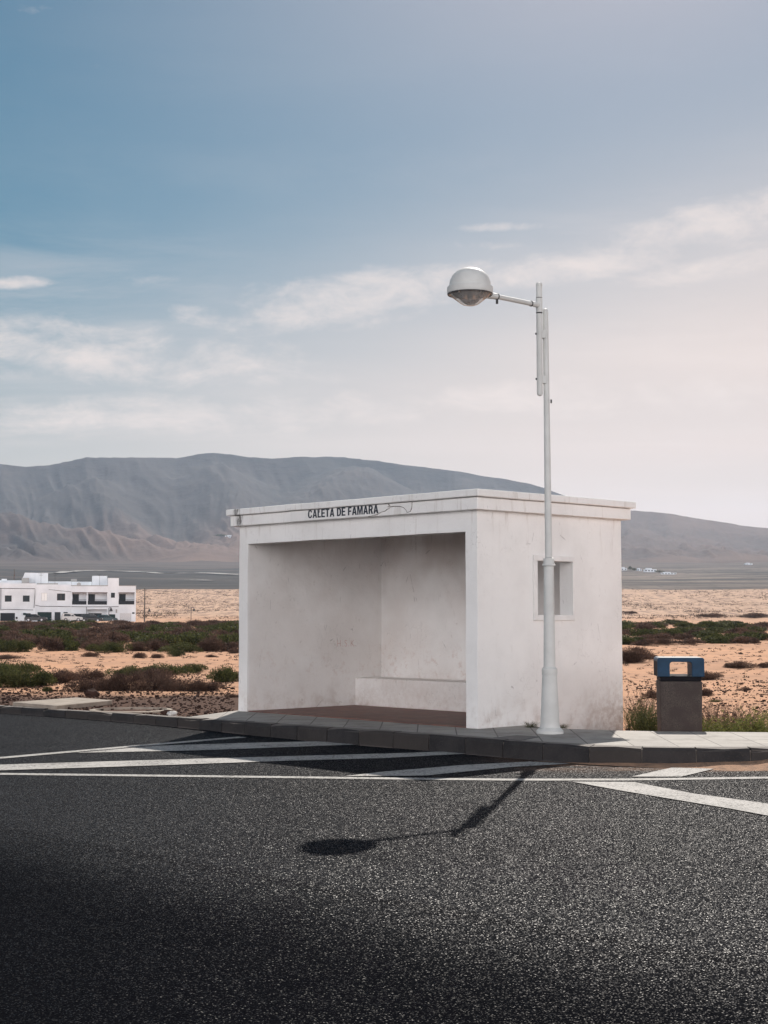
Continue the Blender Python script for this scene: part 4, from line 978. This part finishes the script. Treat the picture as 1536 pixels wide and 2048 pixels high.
# scattered low scrub and stones nobody could count
def scatter(name, n, rr, m, leafs, size, hk, seed):
    g = np.random.default_rng(seed); px = g.uniform(-250, 1800, n); r_ = np.exp(g.uniform(math.log(rr[0]), math.log(rr[1]), n))
    x = (px - 768) / FPX * r_; y = r_
    ok = (fbm(x / 14, y / 40, seed, 3) > .42); x = x[ok]; y = y[ok]; n = len(x); z = T(x, y)
    s_ = g.uniform(*size, n) * g.uniform(.5, 1, n) * np.interp(y, [20, 60, 300, 900], [.5, 1, 1.6, 2.4])
    V = []
    d = g.normal(size=(n, leafs, 3)); d[..., 2] = np.abs(d[..., 2]) * hk; d /= np.linalg.norm(d, axis=2)[..., None]
    c = np.stack([x, y, z], 1)[:, None] + d * (g.uniform(.2, .9, (n, leafs, 1)) * s_[:, None, None]) * np.array([1, 1, hk])
    ax = d + g.normal(size=d.shape) * .5; ax /= np.linalg.norm(ax, axis=2)[..., None]; sd = np.cross(ax, g.normal(size=d.shape)); sd /= np.linalg.norm(sd, axis=2)[..., None]
    L = (s_[:, None, None] * g.uniform(.2, .5, (n, leafs, 1)))
    V = np.stack([c - ax * L * .4, c + sd * L * .22, c + ax * L * .6, c - sd * L * .22], 2).reshape(-1, 3)
    me = fast_mesh(name, V, np.arange(len(V)).reshape(-1, 4)); me.materials.append(m)
    at = me.attributes.new('tint', 'FLOAT', 'POINT'); at.data.foreach_set('value', np.repeat(g.uniform(0, 1, len(V) // 4), 4).astype(np.float32))
    return link(name, me, None)
o = scatter('low_scrub', 7000, (24, 320), M['tuft'], 26, (.05, .22), .5, 301); tag(o, 'tiny dry tufts scattered over the sand', 'scrub', kind='stuff')
o = scatter('far_scrub', 16000, (330, 890), M['tuft'], 9, (.35, .75), .6, 302); tag(o, 'low scrub speckling the far sandy flat', 'scrub', kind='stuff')
def pebbles(n, seed):
    g = np.random.default_rng(seed); px = np.concatenate([g.uniform(-200, 470, n), g.uniform(1250, 1700, n // 3)]); y = np.concatenate([g.uniform(19.5, 34, n), g.uniform(17, 34, n // 3)])
    x = (px - 768) / FPX * y; keep = np.array([kerb_r(np.array([a, 1.])) for a in (px - 768) / FPX]) + .4 < y; x = x[keep]; y = y[keep]; n = len(x); z = T(x, y)
    s_ = np.abs(g.normal(0, .014, n)) + .007
    cube = np.array([(-1, -1, -1), (1, -1, -1), (1, 1, -1), (-1, 1, -1), (-1, -1, 1), (1, -1, 1), (1, 1, 1), (-1, 1, 1)]) * .6
    V = (cube[None] * g.uniform(.5, 1.2, (n, 8, 3)) * np.array([1, 1, .7])) * s_[:, None, None]; a = g.uniform(0, 6.28, n)
    X = V[..., 0] * np.cos(a)[:, None] - V[..., 1] * np.sin(a)[:, None]; Y = V[..., 0] * np.sin(a)[:, None] + V[..., 1] * np.cos(a)[:, None]
    V = np.stack([X + x[:, None], Y + y[:, None], V[..., 2] + z[:, None] + s_[:, None] * .25], -1).reshape(-1, 3)
    f = np.array([(0, 3, 2, 1), (4, 5, 6, 7), (0, 1, 5, 4), (1, 2, 6, 5), (2, 3, 7, 6), (3, 0, 4, 7)]); F = (f[None] + np.arange(n)[:, None, None] * 8).reshape(-1, 4)
    o = link('pebbles', fast_mesh('pebbles', V, F), M['stone']); return tag(o, 'small dark stones strewn over gravel and sand', 'stones', kind='stuff')
pebbles(6000, 311)

# ------------------------------------------------------------------ houses far off on the left
HD = 300.0; h0 = ray(134, 1240); th0 = math.atan2(h0[0], h0[1]); HO = Vector((math.sin(th0) * HD, math.cos(th0) * HD, 0)); HSC = HD / FPX
HM = lambda px, py: ((px - 134) * HSC * .985, EYE + (1231 - py) * HSC * .998)     # picture point -> the houses' front plane
CX = lambda q: q / 5.12; CY = lambda q: 1130 + q / 5.12
def front_wall(b, x0, x1, z0, z1, holes, y=0., depth=.15):
    xs = sorted({x0, x1, *[q for h_ in holes for q in (h_[0], h_[1])]}); zs = sorted({z0, z1, *[q for h_ in holes for q in (h_[2], h_[3])]})
    for i in range(len(xs) - 1):
        for j in range(len(zs) - 1):
            cx_, cz_ = (xs[i] + xs[i + 1]) / 2, (zs[j] + zs[j + 1]) / 2
            if any(h_[0] < cx_ < h_[1] and h_[2] < cz_ < h_[3] for h_ in holes): continue
            b.add([(xs[i], y, zs[j]), (xs[i + 1], y, zs[j]), (xs[i + 1], y, zs[j + 1]), (xs[i], y, zs[j + 1])], [(0, 1, 2, 3)])
    for h_ in holes:
        d = h_[4] if len(h_) > 4 else depth; a0, a1, c0, c1 = h_[:4]
        b.add([(a0, y, c0), (a1, y, c0), (a1, y, c1), (a0, y, c1), (a0, y + d, c0), (a1, y + d, c0), (a1, y + d, c1), (a0, y + d, c1)], [(0, 1, 5, 4), (1, 2, 6, 5), (2, 3, 7, 6), (3, 0, 4, 7), (4, 5, 6, 7)])
def house(name, label, x0c, x1c, topc, holes, depth=12.):
    """holes: (kind, x0, x1, y0, y1) in the measured drawing of the front"""
    x0, x1 = HM(CX(x0c), 0)[0], HM(CX(x1c), 0)[0]; xm = (x0 + x1) / 2
    loc = Matrix.Rotation(-th0, 4, 'Z') @ Vector((xm, 0, 0)); e = thing(name, label, 'house', HO + loc, -th0, 'white houses at the edge of the village')
    zt = HM(0, CY(topc))[1]; hl = []
    for hh in holes:
        k_, a, b_, c_, d_ = hh[:5]; dep = {'balcony': 1.6, 'porch': 1.5}.get(k_, .18)
        hl.append((HM(CX(a), 0)[0] - xm, HM(CX(b_), 0)[0] - xm, HM(0, CY(d_))[1], HM(0, CY(c_))[1], dep, k_, hh[5] if len(hh) > 5 else None))
    b = MB(); front_wall(b, x0 - xm, x1 - xm, -1.2, zt, hl); xa, xb = x0 - xm, x1 - xm
    b.add([(xa, 0, -1.2), (xa, depth, -1.2), (xb, depth, -1.2), (xb, 0, -1.2), (xa, 0, zt), (xa, depth, zt), (xb, depth, zt), (xb, 0, zt)], [(0, 1, 5, 4), (1, 2, 6, 5), (2, 3, 7, 6)])
    # parapet and roof deck
    b.add([(xa, .25, zt), (xb, .25, zt), (xb, .25, zt - .6), (xa, .25, zt - .6), (xb, depth, zt - .6), (xa, depth, zt - .6), (xa, 0, zt), (xb, 0, zt)], [(6, 7, 1, 0), (0, 1, 2, 3), (3, 2, 4, 5)])
    b.build('wall', M['house'], e)
    for a0, a1, c0, c1, d, k_, mm in hl:
        g_ = .02
        if k_ == 'window':
            f = MB(); w_ = .07; y = d - .06
            f.box((a0, y, c0), (a0 + w_, y + .05, c1)).box((a1 - w_, y, c0), (a1, y + .05, c1)).box((a0 + w_, y, c0), (a1 - w_, y + .05, c0 + w_)).box((a0 + w_, y, c1 - w_), (a1 - w_, y + .05, c1)).box(((a0 + a1) / 2 - .03, y, c0 + w_), ((a0 + a1) / 2 + .03, y + .05, c1 - w_))
            fo = f.build('window', M[mm or 'green_door'], e); MB().box((a0 + w_, y + .02, c0 + w_), (a1 - w_, y + .03, c1 - w_)).build('pane', M['lit'] if mm == 'pale_door' else M['glass'], fo)
        elif k_ in ('garage', 'door'):
            f = MB(); n_ = 5 if k_ == 'garage' else 1
            for q_ in range(n_): f.box((a0 + .01, d - .07, c0 + (c1 - c0) * q_ / n_ + .012), (a1 - .01, d - .02, c0 + (c1 - c0) * (q_ + 1) / n_ - .012))
            f.box((a0 + .01, d - .02, c0), (a1 - .01, d - .01, c1))
            fo = f.build('garage_door' if k_ == 'garage' else 'door', M[mm or 'green_door'], e); MB().box((a1 - .25, d - .10, c0 + 1.0), (a1 - .17, d - .07, c0 + 1.08)).build('handle', M['hub'], fo)
        elif k_ == 'balcony':
            f = MB(); f.box((a0 + .02, .03, c0 + .9), (a1 - .02, .07, c0 + .96)); n_ = int((a1 - a0) / .16)
            for q_ in range(n_): f.box((a0 + .05 + q_ * .16, .04, c0), (a0 + .075 + q_ * .16, .06, c0 + .9))
            f.box((a0 + .02, .045, c0), (a1 - .02, .055, c0 + .7)); f.build('balcony_railing', M['dark_door'], e)
            MB().box((a0 + .15, d - .06, c0), (a0 + .15 + min(1.25, (a1 - a0) * .42), d - .01, c0 + 2.05)).build('balcony_door', M['dark_door'], e)
            MB().box((a0 - .05, -.03, c1 - .02), (a1 + .05, .02, c1 + .12)).build('lintel', M['brown'], e)
        elif k_ == 'porch':
            MB().box((a0 + .3, d - .06, c0), (a1 - 1.0, d - .01, c1 - .75)).build('garage_door', M['dark_door'], e)
    return e, xm
hA, xA = house('terraced_house', 'leftmost white house with two dark upper windows and cables along its wall', -420, 371, 196,
    [('window', -300, -235, 318, 380), ('window', -130, -65, 318, 380), ('window', 70, 136, 318, 380), ('window', 247, 313, 318, 380), ('garage', 28, 172, 492, 600, 'dark_door'), ('window', 275, 325, 495, 552), ('garage', -250, -100, 492, 600, 'dark_door')])
hB, xB = house('terraced_house', 'middle white house with green garage door and one pale bright window', 371, 727, 207,
    [('window', 428, 487, 292, 372, 'pale_door'), ('window', 583, 664, 297, 367, 'brown'), ('garage', 393, 533, 483, 602), ('window', 563, 621, 483, 566), ('door', 650, 692, 483, 602)])
hC, xC = house('terraced_house', 'right end white house with three balconies and stepped rooftop blocks', 727, 1374, 214,
    [('balcony', 733, 878, 290, 408), ('balcony', 890, 1084, 290, 408), ('window', 1122, 1162, 288, 338, 'dark_door'), ('balcony', 1200, 1359, 290, 406), ('garage', 748, 848, 500, 602, 'dark_door'), ('porch', 885, 1084, 455, 602), ('door', 1107, 1168, 505, 602, 'green_door'), ('garage', 1213, 1330, 495, 602, 'pale_door')])
def hbox(e, xm, a, b_, top, bot, y0, y1, name, m='house', side=None):
    x0, x1 = HM(CX(a), 0)[0] - xm, HM(CX(b_), 0)[0] - xm; z1, z0 = HM(0, CY(top))[1], HM(0, CY(bot))[1]
    return MB().box((x0, y0, z0), (x1, y1, z1)).build(name, M[m], e)
hbox(hC, xC, 1090, 1200, 140, 222, -.04, 4.0, 'rooftop_block'); hbox(hC, xC, 936, 1088, 113, 240, 4.1, 8, 'stair_tower'); hbox(hC, xC, 730, 934, 168, 232, 9.0, 9.3, 'roof_wall')
hbox(hC, xC, 722, 1092, 214, 222, -.06, -.02, 'coping', 'house_trim'); hbox(hC, xC, 1202, 1378, 214, 220, -.06, -.02, 'coping', 'house_trim'); hbox(hC, xC, 720, 782, 140, 170, 9.4, 10.4, 'roof_vent', 'house_trim')
x0 = HM(CX(358), 0)[0] - xA; st = hbox(hA, xA, 358, 486, 85, 230, 5, 9, 'stair_tower')
z1, z0_ = HM(0, CY(83))[1], HM(0, CY(185))[1]; xa, xb, xc = [HM(CX(q), 0)[0] - xA for q in (215, 255, 357)]
MB().add([(xa, 5.2, z0_), (xc, 5.2, z0_), (xc, 5.2, z1), (xb, 5.2, z1), (xa, 8.8, z0_), (xc, 8.8, z0_), (xc, 8.8, z1), (xb, 8.8, z1)], [(0, 1, 2, 3), (7, 6, 5, 4), (0, 3, 7, 4), (3, 2, 6, 7), (0, 4, 5, 1)]).build('stair_roof', M['house'], hA)
hbox(hA, xA, 228, 298, 138, 190, 3.5, 4.8, 'water_tank', 'house_trim'); hbox(hA, xA, -300, 215, 158, 215, 8, 8.3, 'roof_wall'); hbox(hA, xA, 50, 590, 190, 199, 3.0, 3.4, 'roof_edge', 'house_trim') if False else None
hbox(hB, xB, 380, 590, 190, 204, 3.0, 3.3, 'roof_wall', 'house_trim'); hbox(hB, xB, 490, 727, 166, 232, 9.0, 9.3, 'roof_wall')
hbox(hA, xA, 20, 70, 145, 165, 7.0, 8.5, 'roof_tank')
def cable(e, xm, pts, r_=.05):
    MB().tube([(HM(CX(a), 0)[0] - xm, -.08, HM(0, CY(b_))[1]) for a, b_ in pts], r_, 6).build('cable', M['dark'], e)
cable(hA, xA, [(-400, 250), (0, 248), (365, 250), (364, 330), (358, 440)]); cable(hA, xA, [(-400, 462), (20, 462), (100, 456), (350, 462)]); cable(hA, xA, [(30, 250), (32, 455)]); cable(hA, xA, [(12, 250), (14, 455)])
cable(hB, xB, [(371, 415), (420, 425), (720, 428)]); cable(hC, xC, [(727, 428), (880, 430), (1200, 428)]); cable(hB, xB, [(500, 258), (640, 272), (725, 280)], .03); cable(hC, xC, [(878, 430), (882, 590)], .04)
hbox(hC, xC, 1338, 1362, 484, 500, -.06, -.01, 'house_plate', 'green_door'); hbox(hA, xA, 180, 198, 530, 552, -.1, -.01, 'meter_box', 'dark'); hbox(hC, xC, 1172, 1186, 455, 490, -.12, -.01, 'meter_box', 'house_trim'); hbox(hA, xA, 252, 282, 492, 512, -.5, -.02, 'air_unit', 'green_door')
dx_ = HM(CX(800), 0)[0] - xC; dz_ = HM(0, CY(206))[1]
ds = MB().tube([(dx_, 1.2, dz_ - .9), (dx_, 1.2, dz_)], .03, 6).build('dish_mast', M['dark'], hC); MB().lathe([(.001, .0), (.22, .03), (.40, .12), (.38, .13), (.001, .04)], (0, 0, 0), 18, Matrix.Rotation(math.radians(70), 3, 'X')).build('satellite_dish', M['house_trim'], ds).location = (dx_, 1.1, dz_)
for q_, e_, x_ in ((420, hA, xA), (560, hB, xB), (1010, hC, xC)):
    ax_ = HM(CX(q_), 0)[0] - x_; az_ = HM(0, CY(190))[1]
    MB().tube([(ax_, 3, az_ - .8), (ax_, 3, az_ + 1.9)], .025, 6).tube([(ax_ - .5, 3, az_ + 1.8), (ax_ + .5, 3, az_ + 1.8)], .02, 5).tube([(ax_ - .35, 3, az_ + 1.5), (ax_ + .35, 3, az_ + 1.5)], .02, 5).build('aerial', M['dark'], e_)
# wall lantern on the last house
xx = HM(CX(1103), 0)[0] - xC; zA = HM(0, CY(440))[1]; x2 = HM(CX(1124), 0)[0] - xC
ln = MB().tube([(xx, -.08, HM(0, CY(520))[1]), (xx, -.08, zA), (x2, -.5, zA + .05)], .05, 8).build('lantern_bracket', M['dark'], hC)
MB().lathe([(.05, 0), (.12, -.15), (.30, -.62), (.34, -.66), (.30, -.7), (.001, -.7)], (x2, -.5, zA + .05), 14).build('lantern', M['dark'], ln, True)
def hworld(px, y, z): # a point on or in front of the houses' front plane
    return HO + Matrix.Rotation(-th0, 4, 'Z') @ Vector((HM(px, 0)[0], y, z))

# cars parked before the houses
def car(label, px, Lm, H, m, rz, y=-5., van=False, zoff=0.):
    p = hworld(px, y, 0); z = float(T(p.x, p.y)) + zoff
    e = thing('parked_car', label, 'car', (p.x, p.y, z), -th0 + rz, 'cars parked in front of the houses'); Wd = .86; a = Lm / 2
    low = [(-a, .35), (-a, .75), (-a + .15, .92), (a - 1.2, .95), (a - .1, .80), (a, .6), (a, .32), (a - .3, .25), (-a + .3, .25)]
    n = len(low); MB().add([(x, -Wd, z_) for x, z_ in low] + [(x, Wd, z_) for x, z_ in low], [tuple(range(n)), tuple(range(n, 2 * n))[::-1]] + [(i, n + i, n + (i + 1) % n, (i + 1) % n) for i in range(n)]).build('body', M[m], e, bevel=.06)
    cab = [(-a + .10, .93), (-a + .30, H - .06), (-a + .6, H), (a - 2.0, H), (a - 1.25, .95)]; n = len(cab); wt = .70
    cb = MB().add([(x, -(wt if z_ > 1 else Wd - .04), z_) for x, z_ in cab] + [(x, (wt if z_ > 1 else Wd - .04), z_) for x, z_ in cab], [tuple(range(n)), tuple(range(n, 2 * n))[::-1]] + [(i, n + i, n + (i + 1) % n, (i + 1) % n) for i in range(n)]).build('cabin', M[m], e, bevel=.05)
    for sg in (-1, 1):
        for xa_, xb_ in ((-a + .45, -.25), (-.15, a - 1.55)):
            zl, zh = 1.0, H - .14; f = lambda z_: sg * (Wd - .04 + (wt - Wd + .04) * (z_ - .93) / (H - .99) + .006)
            MB().add([(xa_, f(zl), zl), (xb_, f(zl), zl), (xb_ - .35 if xb_ > 0 else xb_, f(zh), zh), (xa_ + .1, f(zh), zh)], [(0, 1, 2, 3)]).build('side_window', M['glass'], cb)
    MB().add([(a - 1.22, -.66, 1.0), (a - 1.22, .66, 1.0), (a - 1.93, .60, H - .07), (a - 1.93, -.60, H - .07)], [(0, 1, 2, 3)]).build('windscreen', M['glass'], cb)
    for sx in (-a + .8, a - .85):
        for sy in (-Wd, Wd):
            wv = MB().lathe([(.20, -.1), (.31, -.1), (.33, -.07), (.33, .07), (.31, .1), (.20, .1)], (0, 0, 0), 20, Matrix.Rotation(math.pi / 2, 3, 'X')); wv.v = [(q[0] + sx, q[1] + sy, q[2] + .33) for q in wv.v]; w_ = wv.build('wheel', M['dark'], e, True)
            rv_ = MB().lathe([(.001, -.108), (.19, -.108), (.19, .108), (.001, .108)], (0, 0, 0), 14, Matrix.Rotation(math.pi / 2, 3, 'X')); rv_.v = [(q[0] + sx, q[1] + sy, q[2] + .33) for q in rv_.v]; rv_.build('rim', M['hub'], w_)
    for sy in (-.62, .62): MB().box((a - .13, sy - .17, .58), (a + .012, sy + .17, .72)).build('headlight', M['lights'], e)
    return e
car('low black car parked in front of the green garage door', 75, 4.1, 1.42, 'car_dark', math.radians(-8))
car('pale covered car parked before the narrow green house door', 143, 4.0, 1.55, 'car_white', math.radians(5))
car('large black car parked before the porch of the last house', 182, 4.3, 1.62, 'car_dark', math.radians(-12))
car('dark teal car parked nearest the pale garage door', 211, 4.0, 1.45, 'car_blue', math.radians(-6))

# poles and lamps near the houses
def util_pole(px, ytop, ybot, D, label, name='utility_pole', rad=.11):
    r0 = ray(px, ybot); x = r0[0] / r0[1] * D; zt = EYE + (ray(px, ytop)[2] / r0[1]) * D; zb_ = float(T(x, D)); e = thing(name, label, 'pole', (x, D, zb_ - .3))
    return e, zt - zb_ + .3, x
e, hh, ux = util_pole(289, 1176, 1240, 300., 'dark wooden utility pole standing right of the white houses')
MB().tube([(0, 0, 0), (0, 0, hh)], [.14, .09], 10).build('shaft', M['wood'], e); MB().box((-.45, -.05, hh - .5), (.45, .05, hh - .4)).build('crossarm', M['wood'], e)
MB().tube([(0, -.1, hh - 4.2), (.5, -.1, hh - 3.95), (.95, -.1, hh - 4.1)], .04, 8).build('lamp_bracket', M['dark'], e); MB().lathe([(.05, 0), (.14, -.2), (.30, -.6), (.001, -.62)], (.95, -.1, hh - 4.08), 12).build('lantern', M['dark'], e)
wz = float(e.location.z) + hh - .38; wp = hworld(266, 0, HM(0, 1184)[1])
wr = MB().tube([(wp.x, wp.y, wp.z), ((wp.x + ux) / 2, 300 - 2, (wp.z + wz) / 2 - .35), (ux, 300, wz)], .025, 5); tag(wr.build('power_line', M['dark']), 'sagging cable from the last house to the wooden pole', 'cable')
wr = MB().tube([(ux, 300, wz), (ux + 12, 345, wz - .4), (ux + 30, 420, wz + .8)], .03, 5); tag(wr.build('power_line', M['dark']), 'cable running from the wooden pole away behind the shelter', 'cable')
e, hh, _ = util_pole(382, 1216, 1242, 290., 'short dark street lantern on its own post behind the scrub band', 'lantern_post')
MB().tube([(0, 0, 0), (0, 0, hh)], .06, 8).build('shaft', M['dark'], e); MB().tube([(0, 0, hh - .1), (.3, 0, hh + .08), (.55, 0, hh - .05)], .04, 8).build('lamp_bracket', M['dark'], e); MB().lathe([(.05, 0), (.12, -.15), (.28, -.55), (.001, -.58)], (.55, 0, hh - .03), 12).build('lantern', M['dark'], e)
e, hh, _ = util_pole(28, 1138, 1160, 330., 'thin dark mast rising behind the roof of the leftmost house', 'mast')
MB().tube([(0, 0, 0), (0, 0, hh)], [.12, .07], 8).build('shaft', M['wood'], e); MB().box((.0, -.1, hh - 1.6), (.22, .1, hh - 1.2)).build('mast_box', M['brown'], e)
e, hh, _ = util_pole(46, 1222, 1249, 296., 'round traffic sign on a thin post before the leftmost house', 'traffic_sign')
MB().tube([(0, 0, 0), (0, 0, hh)], .035, 8).build('post', M['hub'], e); MB().lathe([(.001, -.02), (.30, -.02), (.30, .02), (.001, .02)], (0, 0, 0), 20, Matrix.Rotation(math.pi / 2, 3, 'X')).build('disc', M['house_trim'], e).location = (0, -.06, hh - .3)

# ------------------------------------------------------------------ far tracks, farms and trees on the plain
def gz(px, py, r0=700, r1=4400):
    r_ = ray(px, py); ts = np.linspace(r0, r1, 3000); P = np.array([0, 0, EYE])[None] + r_[None] * ts[:, None]; zz = T(P[:, 0], P[:, 1]); b = np.nonzero(P[:, 2] <= zz)[0]
    t = ts[b[0]] if len(b) else r1; return np.array([0, 0, EYE]) + r_ * t
def track(pts, w):
    c = np.array([gz(*q) for q in pts]); t = np.linspace(0, len(c) - 1, 60); c = np.stack([np.interp(t, range(len(c)), c[:, i]) for i in range(3)], 1); c[:, 2] = T(c[:, 0], c[:, 1]); v = []
    for i in range(60):
        d = c[min(i + 1, 59)] - c[max(i - 1, 0)]; n_ = np.array([-d[1], d[0], 0]); n_ /= np.linalg.norm(n_); a = c[i] + n_ * w / 2; b = c[i] - n_ * w / 2
        za, zb_ = T(a[0], a[1]), T(b[0], b[1]); v += [(a[0], a[1], za + 1.2), (b[0], b[1], zb_ + 1.2)]
    b = MB(); b.add(v, [(2 * i, 2 * i + 1, 2 * i + 3, 2 * i + 2) for i in range(59)]); return tag(b.build('track', M['track']), kind='structure')
track([(60, 1151), (97, 1148), (150, 1144.5), (195, 1142.5), (270, 1145), (360, 1148), (480, 1151)], 11); track([(370, 1163), (395, 1162.5), (428, 1163.5)], 12)
def far_house(px, py, wpx, hpx, label, steps=2):
    g = gz(px, py); D = g[1]; s_ = D / FPX; e = thing('farm_house', label, 'house', g, 0, 'far white houses on the plain'); w_ = wpx * s_; hh = hpx * s_
    MB().box((-w_ / 2, 0, -4), (w_ / 2, 9, hh * .7)).box((-w_ * .32, 1, hh * .7), (w_ * .12, 8, hh)).build('wall', M['house'], e)
    f = MB()
    for i in range(max(2, int(wpx / 6))): xq = -w_ / 2 + w_ * (i + .5) / max(2, int(wpx / 6)); f.box((xq - .7, -.06, hh * .2), (xq + .7, .02, hh * .5))
    f.build('window', M['glass'], e)
far_house(1248, 1141, 12, 7, 'far white house on the plain touching the right wall of the shelter'); far_house(1279, 1142, 9, 6, 'far white house standing alone just right of the dark trees'); far_house(1301, 1144, 24, 8, 'largest far white house on the plain right of the shelter'); far_house(1338, 1149, 30, 5, 'long low far white building at the right end of its group'); far_house(1498, 1129.5, 14, 4, 'lone far white building near the right edge of the view')
far_house(462, 1074, 24, 4, 'lone white farm high on the hillside, left of the shelter roof')
far_house(12, 1166, 14, 8, 'far white house just visible above the roof at the left edge') if False else None
TR = leaf_cloud('crown', 900, 400, M['green'], (.12, .25), .5, twigs=10)
for px, py, w_, h_, lb in [(1260, 1141, 8, 10, 'tallest dark tree among the far white houses'), (1268, 1142, 9, 7, 'dark tree right of the tallest one among the far houses'), (1318, 1145, 18, 5, 'flat dark tree clump between two far white houses'), (443, 1074, 26, 6, 'dark row of trees beside the lone hillside farm')]:
    g = gz(px, py); s_ = g[1] / FPX; e = thing('far_tree', lb, 'tree', g, 0, 'far trees on the plain'); o = link('crown', TR, None, e); o.scale = (w_ * s_ / 1.8, w_ * s_ / 1.8, h_ * s_ * 1.0); o.location = (0, 0, h_ * s_ * .12); MB().tube([(0, 0, -2), (0, 0, h_ * s_ * .5)], [.5, .3], 7).build('trunk', M['wood'], e)

# ------------------------------------------------------------------ air
hz = MB().box((-9000, -120, -6), (9000, 7600, 560)); me = bpy.data.meshes.new('haze'); me.from_pydata(hz.v, [], hz.f); me.update(); ho = bpy.data.objects.new('haze', me); COL.objects.link(ho)
k = N('haze_air'); k.t.nodes.remove(k.b); pvn = k.n('ShaderNodeVolumePrincipled'); pvn.inputs['Color'].default_value = (.64, .79, 1.0, 1); pvn.inputs['Density'].default_value = 0.00006; pvn.inputs['Anisotropy'].default_value = .38
k.l(pvn.outputs[0], k.o.inputs['Volume']); me.materials.append(k.m); tag(ho, 'pale blue haze in the air before the hills', 'haze', kind='stuff')
